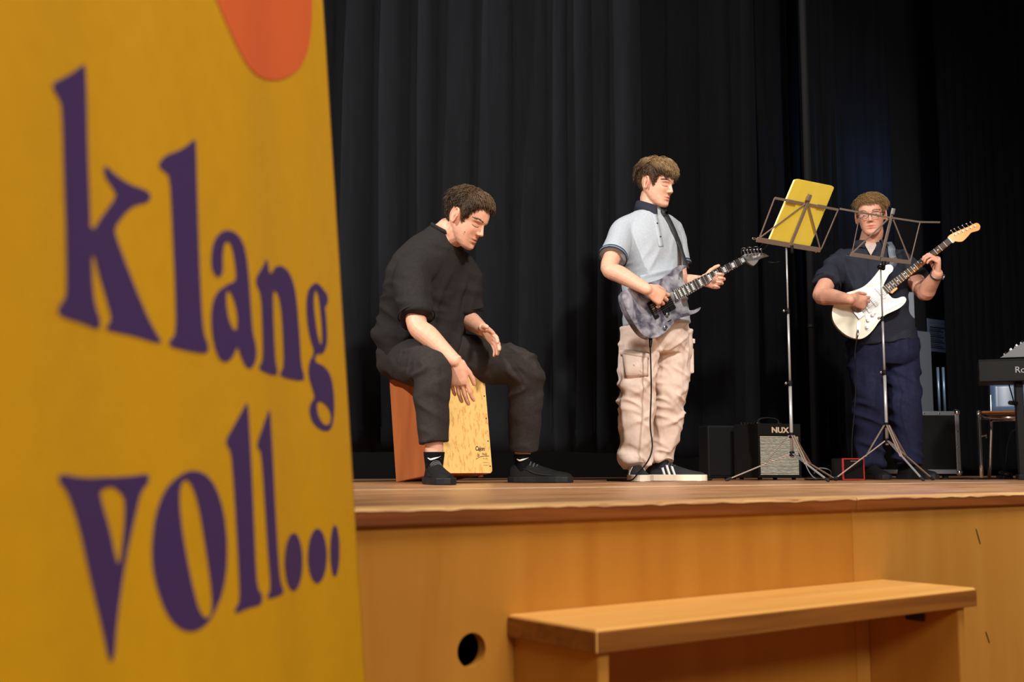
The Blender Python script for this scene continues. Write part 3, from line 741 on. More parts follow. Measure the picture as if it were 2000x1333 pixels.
# ---- shoes
def add_shoe(parent, heel, d, L, m_up, m_sole, m_lace, stripes=None, swoosh=None, sole_h=.026, label=None, side=1, tall=1.15):
    d = V((d[0], d[1], 0)).normalized(); up = V((0, 0, 1)); r = d.cross(up); k = L / .285
    P = lambda x, y, z: V(heel) + r * (x * k) + d * (y * k) + up * (z * k)
    # y from heel, half width, height, lean of top
    sec = [(0.0, .018, .050), (.008, .027, .064), (.03, .037, .078), (.06, .040, .084), (.09, .0405, .082), (.12, .040, .074), (.15, .043, .064), (.18, .046, .056), (.21, .0465, .050), (.24, .043, .046), (.262, .034, .042), (.277, .020, .036), (.283, .008, .031)]
    sec = [(y, w_, h * (tall if y < .2 else 1 + (tall - 1) * .5)) for y, w_, h in sec]
    rs = []
    for (y, w_, h) in sec:
        ring = []
        for j in range(20):
            t = 2 * math.pi * j / 20; c, s = math.cos(t), math.sin(t)
            if s >= 0:
                xx = w_ * math.copysign(abs(c) ** .75, c) * (1 - .34 * s ** 2 * (1 if .02 < y < .2 else .3)); zz = sole_h * .6 + (h - sole_h * .6) * s ** .9
            else: xx = w_ * math.copysign(abs(c) ** .6, c) * .98; zz = sole_h * .6 + (sole_h * .4) * s
            ring.append(P(xx + .006 * side * max(0, y - .12), y, zz))
        rs.append(ring)
    sh = MB().rings(rs).build('shoe', m_up, parent, smooth=True, sub=1, label=label)
    rs = []
    out = [(0, 0.0)]
    ol = []
    for (y, w_, h) in sec: ol.append((w_ + .004 + .006 * side * max(0, y - .12), y))
    for (y, w_, h) in reversed(sec): ol.append((-w_ - .004 + .006 * side * max(0, y - .12), y))
    ol = [(x, y - .003 if y < .1 else y + .004) for x, y in ol]
    MB().prism([P(x, y, 0.001) for x, y in ol], up * (sole_h * k)).build('sole', m_sole, sh, bevel=.005, bseg=3)
    for i in range(6):
        y = .082 + .0145 * i; h = (.0835 - .0055 * i - (.004 if i > 3 else 0)) * tall
        MB().limb([P(-.022, y, h - .013), P(-.010, y + .003, h + .001), P(.010, y + .003, h + .001), P(.022, y, h - .013)], [.0026 * k] * 4, 6, 2).build('lace', m_lace, sh, smooth=True)
    for s in (-1, 1):
        MB().limb([P(0, .082, .087 * tall), P(s * .016, .078, .094 * tall), P(s * .022, .092, .088 * tall), P(s * .006, .09, .086 * tall)], [.0019 * k] * 4, 6, 3).build('lace_bow', m_lace, sh, smooth=True)
    def side_pt(y, f, s):                                  # f 0..1 from sole to top on the side
        for i in range(len(sec) - 1):
            if sec[i][0] <= y <= sec[i + 1][0]:
                t = (y - sec[i][0]) / (sec[i + 1][0] - sec[i][0]); w_ = sec[i][1] * (1 - t) + sec[i + 1][1] * t; h = sec[i][2] * (1 - t) + sec[i + 1][2] * t
        sn = f; c = math.sqrt(max(0, 1 - f * f))
        return P(s * (w_ * c ** .75 * (1 - .34 * sn ** 2) + .0022) + .006 * side * max(0, y - .12), y, sole_h * .6 + (h - sole_h * .6) * sn ** .9 + .001)
    if stripes:
        for s in (-1, 1):
            for i in range(3):
                y0 = .075 + .026 * i; mb = MB(); n = 6
                for j in range(n + 1):
                    f = .12 + .68 * j / n; y = y0 + .018 * (1 - j / n) * 1.0
                    mb.v += [side_pt(y - .018 + .0, f, s), side_pt(y - .018 + .013, f, s)]
                for j in range(n): mb.f.append((2 * j, 2 * j + 1, 2 * j + 3, 2 * j + 2))
                o = mb.build('side_stripe', stripes, sh, smooth=True)
                md = o.modifiers.new('t', 'SOLIDIFY'); md.thickness = .0015; md.offset = 1
    if swoosh:
        for s in (-1, 1):
            mb = MB(); n = 14
            for j in range(n + 1):
                t = j / n; y = .205 - .15 * t; f = .35 + .5 * max(0, t - .55) ** 1.1 - .10 * math.sin(min(1, t / .8) * math.pi) ; wv = .20 * math.sin(math.pi * min(1, t * .9 + .02)) * (1 - t) ** .6 + .012
                mb.v += [side_pt(y, min(.95, max(.05, f)), s), side_pt(y, min(.97, max(.07, f + wv)), s)]
            for j in range(n): mb.f.append((2 * j, 2 * j + 1, 2 * j + 3, 2 * j + 2))
            o = mb.build('side_mark', swoosh, sh, smooth=True)
            md = o.modifiers.new('t', 'SOLIDIFY'); md.thickness = .0012; md.offset = 1
    return sh
def collar(parent, C, fwd, up, rad, m, h=.036, gap=18, point=.03, name='collar'):
    """folded polo collar around the neck: C centre of neck base, fwd chest direction, up neck direction"""
    up = V(up).normalized(); f = V(fwd); f = (f - up * f.dot(up)).normalized(); r = f.cross(up)
    mb = MB(); n = 44
    for i in range(n + 1):
        t = -180 + gap + (360 - 2 * gap) * i / n      # angle measured from the back
        a = R(t); d = -f * math.cos(a) + r * math.sin(a)
        fr = max(0, (abs(t) - 90) / 90)                # 0 back .. 1 front
        drop = -.030 * fr
        top = C + d * (rad[0] if abs(math.sin(a)) > .7 else rad[1]) * (1 + .0 * fr) + up * (h + drop)
        dd = d * (.022 + .010 * fr)
        low = top + dd - up * (h + .012 + point * max(0, (fr - .55) / .45))
        mid = top + dd * .4 + up * .002
        inn = top - d * .006 - up * .03
        mb.v += [inn, top, mid, low]
    for i in range(n):
        for k in range(3): q = i * 4 + k; mb.f.append((q, q + 1, q + 5, q + 4))
    o = mb.build(name, m, parent, smooth=True)
    md = o.modifiers.new('t', 'SOLIDIFY'); md.thickness = .003; md.offset = 0
    return o
def ribbon(pts, width, nrm, thick, k=6):
    """a flat strap along pts; nrm gives the face direction at each point"""
    P = catmull([V(p) for p in pts], k); Nn = catmull([V(n) for n in nrm], k); mb = MB(); rs = []
    for i in range(len(P)):
        t = (P[min(i + 1, len(P) - 1)] - P[max(i - 1, 0)]).normalized(); n_ = (Nn[i] - t * Nn[i].dot(t)).normalized(); s = t.cross(n_)
        rs.append([P[i] + s * width / 2 + n_ * thick / 2, P[i] - s * width / 2 + n_ * thick / 2, P[i] - s * width / 2 - n_ * thick / 2, P[i] + s * width / 2 - n_ * thick / 2])
    return mb.rings(rs)
# ------------------------------------------------------------------ cajon and the drummer
mat('cajon_side', (176, 100, 54), 0.4, c2=(156, 84, 44), scale=(14, 14, 2), spec=0.4)
mat('cajon_front', (236, 196, 122), 0.35, c2=(214, 160, 88), scale=(85, 85, 30), mixlo=0.52, mixhi=0.66, detail=4, spec=0.4)
mat('cajon_print', (46, 34, 24), 0.6)
mat('tee_black', (40, 36, 35), 0.88, c2=(35, 32, 31), scale=(80, 80, 80), sheen=0.12, spec=0.2)
mat('trouser_charcoal', (50, 44, 43), 0.85, c2=(43, 38, 37), scale=(90, 90, 90), sheen=0.12, spec=0.2)
mat('sock_black', (13, 13, 17), 0.9, spec=0.15)
mat('mark_white', (232, 232, 230), 0.7)
mat('shoe_black', (24, 24, 24), 0.8, c2=(18, 18, 18), scale=(60, 60, 60), spec=0.25)
mat('sole_black', (32, 33, 36), 0.5, spec=0.3)
mat('lace_black', (84, 86, 88), 0.7)
CF = V((math.sin(R(42)), -math.cos(R(42)), 0)); CR = CF.cross(V((0, 0, 1)))
cc = V((-.295, 5.0, 0)); TL = R(7.5); CH, CW = .475, .30
piv = cc - CF * .15                                        # back bottom edge
cz = (V((0, 0, 1)) * math.cos(TL) - CF * math.sin(TL)); cf = (CF * math.cos(TL) + V((0, 0, 1)) * math.sin(TL))
def cj(x, y, z): return piv + V((0, 0, .004)) + CR * x + cf * (y + .15) + cz * z       # x right, y front, z up
caj = thing('cajon', 'wooden box drum with a pale burl front, tilted under the drummer', 'drum', (cc.x, cc.y, 0))
def cbox(c, h): return MB().box(cj(*c), h, x=CR, y=cf, z=cz)
for s in (-1, 1): cbox((s * (.15 - .006), -.003, CH / 2), (.006, .147, CH / 2)).build('side_panel', 'cajon_side', caj, bevel=.003)
cbox((0, -.003, CH - .006), (.138, .147, .006)).build('top_panel', 'cajon_side', caj, bevel=.002)
cbox((0, -.003, .006), (.138, .147, .006)).build('bottom_panel', 'cajon_side', caj, bevel=.002)
cbox((0, -.146, CH / 2), (.138, .004, CH / 2 - .012)).build('back_panel', 'cajon_side', caj)
pts = []
for (sx, sz) in ((1, 1), (-1, 1), (-1, -1), (1, -1)):
    a0 = {(1, 1): 0, (-1, 1): 90, (-1, -1): 180, (1, -1): 270}[(sx, sz)]
    for i in range(6):
        t = R(a0 + 90 * i / 5); pts.append(cj(sx * (.15 - .016) + .016 * math.cos(t), .1445, CH / 2 + sz * (CH / 2 - .016) + .016 * math.sin(t)))
MB().prism(pts, cf * .006).build('front_plate', 'cajon_front', caj, bevel=.0015, label='pale burl wood striking plate')
for x in (-.139, .139):
    for z in (.03, .14, .24, .34, .445): MB().tube([cj(x, .1495, z), cj(x, .1515, z)], .0035, 8).build('screw', 'cajon_print', caj)
for x in (-.115, .115):
    for y in (-.115, .11): MB().tube([cj(x, y, -.012 if y > 0 else -.003), cj(x, y, .001)], .012, 12).build('rubber_foot', 'black_rubber' if y < 0 else 'cajon_side', caj)
q = cj(-.062, .1509, .098)
text('maker_text', 'Cajon', .026, 'cajon_print', q, -CR, cz, caj, shear=.15, sx=.85, bold=.0006)
text('maker_text', 'la', .022, 'cajon_print', cj(-.068, .1509, .070), -CR + cz * .2, cz, caj, shear=.3)
text('maker_text', 'Perú', .014, 'cajon_print', cj(-.098, .1509, .078), -CR, cz, caj, shear=.2)
mb = MB(); mb.limb([cj(-.062, .1509, .060), cj(-.09, .1511, .071), cj(-.138, .1509, .074)], [(.0012, .0006)] * 3, 6, 4); mb.build('maker_flourish', 'cajon_print', caj)
for (x0, x1, z) in ((-.1, -.128, .062), (-.1, -.128, .046), (-.1, -.128, .034)): MB().bar(cj(x0, .1509, z), cj(x1, .1509, z), .0012, .0009, cf).build('maker_line', 'cajon_print', caj)

dr = thing('person', 'seated drummer in black tee and trousers bending over a box drum', 'person', (cc.x, cc.y - .1, 0))
F_, R_ = CF, CR
pel = at(822, 690, 5.03)
spine = [at(822, 700, 5.03), at(820, 655, 5.03), at(826, 600, 5.0), at(838, 545, 4.96), at(850, 503, 4.93), at(862, 468, 4.905), at(872, 448, 4.895)]
H1 = head_frame(911, 429, 4.84, 62, 31, sc=1.0)
shR = at(806, 538, 4.79); shL = at(905, 536, 5.02)
elR = at(815, 636, 4.68); wrR = at(889, 706, 4.58)
elL = at(912, 622, 5.06); wrL = at(943, 645, 4.92)
hipR = at(795, 702, 4.97); hipL = at(868, 690, 5.09)
knR = at(840, 722, 4.58); anR = at(848, 872, 4.56)
knL = at(1027, 722, 5.02); anL = at(1021, 880, 5.10)
b = MB()
add_head(b, H1)
b.limb([spine[4], at(872, 455, 4.895), H1.p(0, -.030, -.070), H1.p(0, -.02, -.03)], [(.062, .062), (.060, .060), (.058, .060), (.05, .05)], 24, 4)
b.limb([H1.p(0, .010, -.062), at(875, 466, 4.885)], [.050, .052], 18, 3)
b.rings(torso_rings([(spine[0], .14, .10), (spine[1], .14, .10), (spine[2], .14, .095), (spine[3], .15, .095), (spine[4], .13, .08), (spine[6], .06, .055)], R_, 28))
b.limb([shR, (shR + elR) / 2, elR, elR.lerp(wrR, .3), elR.lerp(wrR, .7), wrR], [.052, .047, .043, .044, .034, .028], 18, 4)
b.limb([shL, (shL + elL) / 2, elL, elL.lerp(wrL, .3), wrL], [.052, .047, .042, .042, .028], 18, 4)
hyR = (at(904, 790, 4.62) - wrR)
add_hand(b, wrR, at(925, 700, 4.62) - at(885, 712, 4.66), hyR, at(880, 712, 4.2) - at(885, 712, 4.6), 1.0, [(8, 10, 8), (8, 12, 8), (10, 14, 10), (14, 16, 12)], [(.45, .85, -.3), (.2, .95, -.25), (.05, .95, -.2)])
hyL = at(988, 682, 4.80) - wrL
add_hand(b, wrL, V((.2, -.8, .3)), hyL, V((.5, -.45, .75)), 1.0, [(10, 12, 8), (10, 14, 8), (14, 14, 8), (18, 16, 10)], [(.7, .65, -.3), (.5, .85, -.2), (.35, .9, -.15)])
for (h, k, a) in ((hipR, knR, anR), (hipL, knL, anL)):
    b.limb([h, h.lerp(k, .5), k, k.lerp(a, .35), a, a + V((0, 0, -.04))], [.075, .065, .052, .05, .037, .037], 18, 4)
me = remesh(b, .003, 3)
set_tint(me, sculpt_face(me, H1, stubble=.35, lids=1.2))
body = obj('body', me, 'skin_a', dr, smooth=True)
sty = dict(line=[(0, .074), (28, .078), (42, .064), (56, .044), (62, .026), (68, .004), (74, -.013), (83, .032), (103, .036), (114, .008), (135, -.040), (180, -.070)], top=.026, side=.008, back=.012, front=.020,
           comb=lambda th, s, r: (r.gauss(0, .25), .75 if abs(wrap(th)) < 1.4 else .1, .15 if s < .5 else 0), len=lambda th, s: .042 if s < .6 else .014, down=.45, lift=.45, n=1900, dark=(.075, .15), dark_to=(.36, .31, .29))
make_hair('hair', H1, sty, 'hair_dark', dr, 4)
brows(H1, 'hair_dark', dr, 3, thick=1.1, body=body)
MB().ball(H1.p(.0585, .058, -.045), .0022, 8).build('mole', 'iris', dr, smooth=True)
# tee
t = MB()
t.rings(torso_rings([(at(818, 700, 5.02), .185, .150), (at(818, 672, 5.02), .205, .165), (spine[1], .205, .160), (spine[2], .205, .145), (spine[3], .210, .135), (at(846, 515, 4.935), .185, .120), (at(856, 488, 4.915), .138, .100), (at(866, 462, 4.90), .088, .080), (at(872, 450, 4.893), .070, .070)], R_, 44))
cR = shR.lerp(elR, .86); cL = shL.lerp(elL, .84)
t.limb([at(838, 508, 4.87), shR + V((.0, 0, .0)), shR.lerp(elR, .45), cR], [.080, .080, .076, .075], 22, 5, cap='flat')
t.limb([at(868, 508, 4.97), shL, shL.lerp(elL, .45), cL], [.080, .078, .075, .073], 22, 5, cap='flat')
Fv = np.array(F_)
def tee_folds(A, N):
    P = A - np.array(spine[3])
    d = P @ np.array([.45, -.3, .85]); e = P @ np.array([.8, .5, -.3])
    r = ridged(np.stack([d * 5, e * 13, P[:, 1] * 4], 1), 2) * .010 + ridged(np.stack([d * 14, e * 5, P[:, 2] * 16], 1), 5) * .006
    lowz = np.clip((1.05 - A[:, 2]) / .35, .35, 1.2)
    return r * lowz - .002
cloth('t_shirt', t, 'tee_black', dr, .0055, 6, tee_folds)
mb = MB(); n = 32; cr = []
nk = at(872, 451, 4.893); tn = (spine[6] - spine[5]).normalized(); sd = (R_ - tn * R_.dot(tn)).normalized(); fr_ = tn.cross(sd)
MB().limb([nk + sd * .071 * math.cos(2 * math.pi * i / n) + fr_ * .071 * math.sin(2 * math.pi * i / n) - tn * .004 for i in range(n + 1)], [(.009, .006)] * (n + 1), 8, 1, cap='flat').build('neck_rib', 'tee_black', dr, smooth=True)
for (c, s0) in ((cR, shR), (cL, shL)):
    ax = (c - s0).normalized(); a_, b_ = perp(ax)
    MB().limb([c - ax * .012 + a_ * .077 * math.cos(2 * math.pi * i / 28) + b_ * .077 * math.sin(2 * math.pi * i / 28) for i in range(29)], [(.0035, .0035)] * 29, 6, 1, cap='flat').build('sleeve_hem', 'tee_black', dr, smooth=True)
# trousers
t = MB()
t.rings(torso_rings([(at(822, 742, 5.03), .14, .13), (at(822, 722, 5.03), .19, .165), (at(822, 690, 5.03), .20, .165), (at(822, 660, 5.03), .18, .145)], R_, 36))
hemR = anR + V((0, 0, .012)); hemL = anL + V((.005, 0, .0))
t.limb([hipR, hipR.lerp(knR, .5), knR + V((0, .02, .0)), knR.lerp(hemR, .28), knR.lerp(hemR, .7), hemR], [.108, .096, .078, .071, .063, .060], 26, 6, cap='flat')
t.limb([hipL, hipL.lerp(knL, .5), knL + V((-.02, 0, .0)), knL.lerp(hemL, .3), knL.lerp(hemL, .7), hemL], [.110, .100, .088, .078, .070, .066], 26, 6, cap='flat')
kR, kL = np.array(knR), np.array(knL)
def tr_folds(A, N):
    dk = np.minimum(np.linalg.norm(A - kR, axis=1), np.linalg.norm(A - kL, axis=1))
    wgt = .35 + .9 * np.exp(-(dk / .16) ** 2)
    P = A
    r = ridged(np.stack([P[:, 0] * 9 + P[:, 2] * 12, P[:, 1] * 6, P[:, 2] * 17 - P[:, 0] * 8], 1), 7) * .0055
    r += ridged(np.stack([P[:, 0] * 26, P[:, 1] * 20, P[:, 2] * 5], 1), 9) * .0025
    return r * wgt
cloth('trousers', t, 'trouser_charcoal', dr, .0055, 5, tr_folds)
for (a, d, lab, L) in ((V((anR.x, anR.y, 0)), V((.30, -1, 0)), 'r', .285), (V((anL.x, anL.y, 0)), V((1, -.16, 0)), 'l', .285)):
    d = d.normalized(); heel = a - d * .062
    add_shoe(dr, heel, d, L, 'shoe_black', 'sole_black', 'lace_black', swoosh='sole_black', side=(1 if lab == 'l' else -1))
    an = anR if lab == 'r' else anL
    sk = MB().limb([V((an.x, an.y, .03)), V((an.x, an.y, .07)) , V((an.x, an.y, .100)), V((an.x, an.y, .128 if lab == 'r' else .124))], [(.030, .034), (.032, .036), (.037, .040), (.041, .043)], 20, 3, ref=d, cap='flat').build('sock', 'sock_black', dr, smooth=True)
    rr = d.cross(V((0, 0, 1))); mb = MB(); n = 12
    nrm = (V((0, -1, 0)) if lab == 'l' else V((.1, -1, 0))).normalized(); tx = V((0, 0, 1)).cross(nrm) * -1
    if tx.x < 0: tx = -tx
    for j in range(n + 1):
        t_ = j / n; x = -.028 + .056 * t_; yb = -.006 + .020 * t_ ** 1.7 + .024 * max(0, .22 - t_) * 2; wv = .009 * math.sin(math.pi * min(1, .15 + t_ * .85)) ** 1.3 * (1 - t_) ** .3
        for q_ in (yb, yb + wv):
            c = V((an.x, an.y, .098 + q_)); ang = x / .044
            mb.v.append(c + (nrm * math.cos(ang) + tx * math.sin(ang)) * .0445)
    for j in range(n): mb.f.append((2 * j, 2 * j + 1, 2 * j + 3, 2 * j + 2))
    o = mb.build('sock_mark', 'mark_white', sk, smooth=True, label='small white curved tick mark'); md = o.modifiers.new('t', 'SOLIDIFY'); md.thickness = .001; md.offset = 1
# ------------------------------------------------------------------ standing boy
mat('polo_grey', (176, 182, 190), 0.85, c2=(165, 172, 181), scale=(120, 120, 120), sheen=0.1, spec=0.2)
mat('navy_rib', (26, 30, 46), 0.85)
mat('rib_blue', (112, 130, 158), 0.85)
mat('cargo_beige', (228, 206, 192), 0.85, c2=(219, 195, 181), scale=(30, 30, 30), spec=0.2)
mat('shoe_suede', (30, 30, 32), 0.9, c2=(38, 38, 40), scale=(80, 80, 80))
mat('sole_cream', (232, 220, 198), 0.6)
mat('strap_black', (34, 34, 36), 0.7, c2=(50, 50, 52), scale=(160, 160, 160))
YB = 5.7
BF = V((math.sin(R(33)), -math.cos(R(33)), 0)); BR = BF.cross(V((0, 0, 1)))
boy = thing('person', 'boy in grey polo shirt and beige cargo trousers playing a grey guitar', 'person', (at(1280, 935, YB).x, YB, 0))
H2 = head_frame(1282, 362, 5.66, 50, 14, sc=.955)
sp = [at(1283, 640, YB), at(1280, 590, YB), at(1274, 530, YB), at(1270, 475, YB), at(1270, 432, YB), at(1270, 408, YB - .01), at(1272, 396, YB - .01)]
shR = at(1217, 450, 5.62); shL = at(1314, 454, 5.80)
elR = at(1189, 524, 5.46); wrR = at(1264, 566, 5.345)
elL = at(1330, 550, 5.76); wrL = at(1371, 549, 5.63)
hipR = at(1250, 645, 5.65); hipL = at(1313, 645, 5.76)
knR = at(1243, 775, 5.62); anR = at(1242, 893, 5.66)
knL = at(1308, 778, 5.74); anL = at(1292, 890, 5.78)
b = MB(); add_head(b, H2, .9)
b.limb([sp[4], sp[5] + BF * .005, H2.p(0, -.028, -.075), H2.p(0, -.015, -.02)], [.056, .050, .048, .048], 24, 4)
b.rings(torso_rings([(sp[0], .12, .085), (sp[1], .115, .08), (sp[2], .12, .08), (sp[3], .13, .085), (sp[4], .11, .06), (sp[6], .05, .05)], BR, 28))
b.limb([shR, (shR + elR) / 2, elR, elR.lerp(wrR, .3), elR.lerp(wrR, .7), wrR], [.050, .046, .041, .042, .034, .028], 18, 4)
b.limb([shL, (shL + elL) / 2, elL, elL.lerp(wrL, .3), wrL], [.050, .044, .038, .037, .026], 18, 4)
# picking hand: back to the viewer, fingers to the right
add_hand(b, wrR, V((.45, 0, .9)), at(1312, 594, 5.385) - wrR, V((-.15, -1, .25)), .92, [(28, 52, 35), (34, 55, 35), (36, 50, 35), (32, 45, 30)], [(.5, .8, -.35), (.1, .95, -.35), (-.1, .95, -.35)], splay=(9, 3, -5, -14))
# fretting hand: palm behind the neck, fingers come round from below
add_hand(b, wrL, V((-.25, .1, .95)), V((.95, -.30, -.12)), V((.1, .75, -.62)), .90, [(48, 62, 45), (44, 64, 45), (46, 62, 45), (48, 58, 40)], [(.85, .5, 0), (.62, .78, -.1), (.45, .88, -.1)])
for (h, k, a) in ((hipR, knR, anR), (hipL, knL, anL)):
    b.limb([h, h.lerp(k, .5), k, k.lerp(a, .35), a, a + V((0, 0, -.05))], [.065, .06, .048, .046, .034, .034], 16, 4)
me = remesh(b, .003, 3); set_tint(me, sculpt_face(me, H2, lids=1.0, flush=1.2))
body = obj('body', me, 'skin_b', boy, smooth=True)
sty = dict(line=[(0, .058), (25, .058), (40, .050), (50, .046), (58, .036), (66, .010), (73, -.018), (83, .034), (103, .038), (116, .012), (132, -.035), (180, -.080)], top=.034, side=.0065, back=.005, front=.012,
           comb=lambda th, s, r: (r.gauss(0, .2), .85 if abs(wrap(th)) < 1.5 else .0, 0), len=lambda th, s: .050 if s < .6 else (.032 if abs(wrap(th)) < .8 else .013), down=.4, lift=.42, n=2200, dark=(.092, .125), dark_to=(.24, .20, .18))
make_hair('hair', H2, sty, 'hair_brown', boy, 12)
brows(H2, 'hair_brown_sides', boy, 8, thick=.7, body=body)
t = MB()
t.rings(torso_rings([(at(1284, 634, YB), .172, .135), (at(1282, 610, YB), .172, .135), (sp[1], .165, .128), (sp[2], .165, .120), (sp[3], .178, .118), (at(1270, 450, YB), .165, .102), (at(1270, 428, YB), .115, .082), (at(1270, 411, YB), .075, .066), (at(1271, 403, YB), .062, .060)], BR, 44))
cR = shR.lerp(elR, .72); cL = shL.lerp(elL, .66)
t.limb([at(1245, 437, 5.67), shR, shR.lerp(elR, .35), cR], [.062, .063, .066, .070], 22, 5, cap='flat')
t.limb([at(1295, 439, 5.75), shL, shL.lerp(elL, .35), cL], [.062, .061, .062, .064], 22, 5, cap='flat')
def polo_folds(A, N):
    P = A - np.array(sp[2]); r_ = P @ np.array(BR); f_ = P @ np.array(BF); z = P[:, 2]
    low = np.clip((.12 - z) / .25, 0, 1)
    r = ridged(np.stack([r_ * 6 + z * 3, f_ * 6, z * 26 + r_ * 6], 1), 3) * .006 * low
    r += ridged(np.stack([r_ * 16 + z * 9, f_ * 7, z * 5], 1), 6) * .0018
    return r
polo = cloth('polo_shirt', t, 'polo_grey', boy, .005, 6, polo_folds); PH = surf(polo, 5.62)
for (c, s0) in ((cR, shR), (cL, shL)):
    ax = (c - s0).normalized(); a_, b_ = perp(ax); rr = .0715 if c is cR else .067
    for (off, m_, wd) in ((.004, 'navy_rib', .0035), (-.004, 'rib_blue', .0045), (-.012, 'navy_rib', .0028)):
        MB().limb([c + ax * off + a_ * rr * math.cos(2 * math.pi * i / 32) + b_ * rr * math.sin(2 * math.pi * i / 32) for i in range(33)], [(wd, .0022)] * 33, 8, 1, ref=ax, cap='flat').build('sleeve_band', m_, boy, smooth=True)
collar(boy, at(1270, 412, YB - .005), BF, (sp[6] - sp[4]), (.064, .062), 'navy_rib', h=.042, gap=13, point=.038)
pq = [(1278, 419), (1283, 440), (1287, 460), (1291, 482)]
ribbon([PH(x, y, .0015)[0] for x, y in pq], .030, [PH(x, y)[1] for x, y in pq], .003).build('placket', 'polo_grey', boy, smooth=True)
for x, y in ((1283, 437), (1289, 463)): q, n_ = PH(x, y, .003); MB().tube([q, q + n_ * .003], .0042, 8).build('button', 'navy_rib', boy)
# cargo trousers
t = MB()
t.rings(torso_rings([(at(1283, 690, YB), .14, .11), (at(1283, 670, YB), .168, .132), (at(1283, 640, YB), .165, .130), (at(1283, 612, YB), .155, .120)], BR, 36))
t.limb([hipR, hipR.lerp(knR, .5), knR, knR.lerp(anR, .5), anR + V((0, 0, .03)), anR + V((-.01, -.02, -.045))], [.103, .097, .088, .082, .080, .074], 26, 6, cap='flat')
t.limb([hipL, hipL.lerp(knL, .5), knL, knL.lerp(anL, .5), anL + V((0, 0, .03)), anL + V((0, -.01, -.035))], [.103, .095, .082, .074, .068, .064], 26, 6, cap='flat')
def cargo_folds(A, N):
    z = A[:, 2]; r_ = A @ np.array(BR); f_ = A @ np.array(BF)
    wk = .35 + .75 * np.exp(-((z - .42) / .16) ** 2) + .9 * np.exp(-((z - .12) / .08) ** 2)
    r = ridged(np.stack([r_ * 7 + z * 5, f_ * 7, z * 15 + r_ * 9], 1), 13) * .0072 + ridged(np.stack([r_ * 12 - z * 8, f_ * 11, z * 24 - r_ * 12], 1), 17) * .005
    return r * wk + ridged(np.stack([r_ * 22, f_ * 22, z * 5], 1), 19) * .0025
cargo = cloth('cargo_trousers', t, 'cargo_beige', boy, .005, 4, cargo_folds); TH = surf(cargo, 5.6)
# side pocket with flap
def soft(mb, name, par_, sol=.004):
    o = mb.build(name, 'cargo_beige', par_, smooth=True); md = o.modifiers.new('t', 'SOLIDIFY'); md.thickness = sol; md.offset = -1; return o
po = soft(patch(TH, [(1216, 686), (1264, 692), (1265, 735), (1222, 738)], 10, 8, .016), 'cargo_pocket', boy)
soft(patch(TH, [(1213, 683), (1266, 690), (1266, 703), (1214, 695)], 10, 4, .021), 'pocket_flap', po)
soft(patch(TH, [(1229, 708), (1240, 702), (1263, 730), (1258, 736)], 6, 3, .019), 'pocket_pleat', po)
po2 = MB().box(at(1344, 706, 5.78), (.012, .04, .065), x=V((.9, .4, 0)).normalized(), y=V((-.4, .9, 0)).normalized()).build('cargo_pocket', 'cargo_beige', boy, bevel=.008)
MB().box(at(1346, 668, 5.78), (.010, .042, .012), x=V((.9, .4, 0)).normalized(), y=V((-.4, .9, 0)).normalized()).build('pocket_flap', 'cargo_beige', po2, bevel=.004)
for (a, d, sd) in ((anR, V((.02, -1, 0)), -1), (anL, V((.93, -.30, 0)), 1)):
    d = d.normalized(); heel = V((a.x, a.y, 0)) - d * .06
    add_shoe(boy, heel, d, .285, 'shoe_suede', 'sole_cream', 'lace_black', stripes='mark_white', side=sd, sole_h=.032)
MB().limb([V((anL.x, anL.y, .04)), V((anL.x, anL.y, .09)), V((anL.x, anL.y, .14))], [.032, .036, .038], 16, 2, cap='flat').build('sock', 'navy_rib', boy, smooth=True)

# ------------------------------------------------------------------ electric guitars
mat('burl_grey', (158, 156, 164), 0.3, c2=(66, 63, 78), scale=(19, 19, 19), mixlo=.34, mixhi=.62, detail=6, coat=.3)
mat('guitar_side', (52, 48, 50), 0.4)
mat('neck_grey', (120, 118, 120), 0.45)
mat('fretboard_dark', (56, 54, 56), 0.5)
mat('fretboard_rose', (70, 50, 40), 0.5)
mat('pearl', (226, 230, 232), 0.25)
mat('guitar_cream', (244, 238, 214), 0.22, coat=.4)
mat('pickguard_white', (240, 242, 244), 0.3)
mat('maple_amber', (226, 150, 34), 0.3, c2=(210, 132, 24), scale=(20, 20, 20), coat=.3)
mat('nickel', (180, 180, 184), 0.25, 1.0)
mat('fret_wire', (205, 202, 192), 0.35, 0.3)
def zp(ox, oy, sc): return lambda P: [(ox + x * sc, oy + y * sc) for x, y in P]
def smooth_poly(P, keep=()):
    out = []; n = len(P)
    for i in range(n):
        p0, p1, p2, p3 = [V((*P[(i + k) % n], 0)) for k in (-1, 0, 1, 2)]
        for j in range(3):
            t = j / 3; q = 0.5 * ((2 * p1) + (p2 - p0) * t + (2 * p0 - 5 * p1 + 4 * p2 - p3) * t * t + (3 * p1 - p0 - 3 * p2 + p3) * t ** 3); out.append((q.x, q.y))
    return out
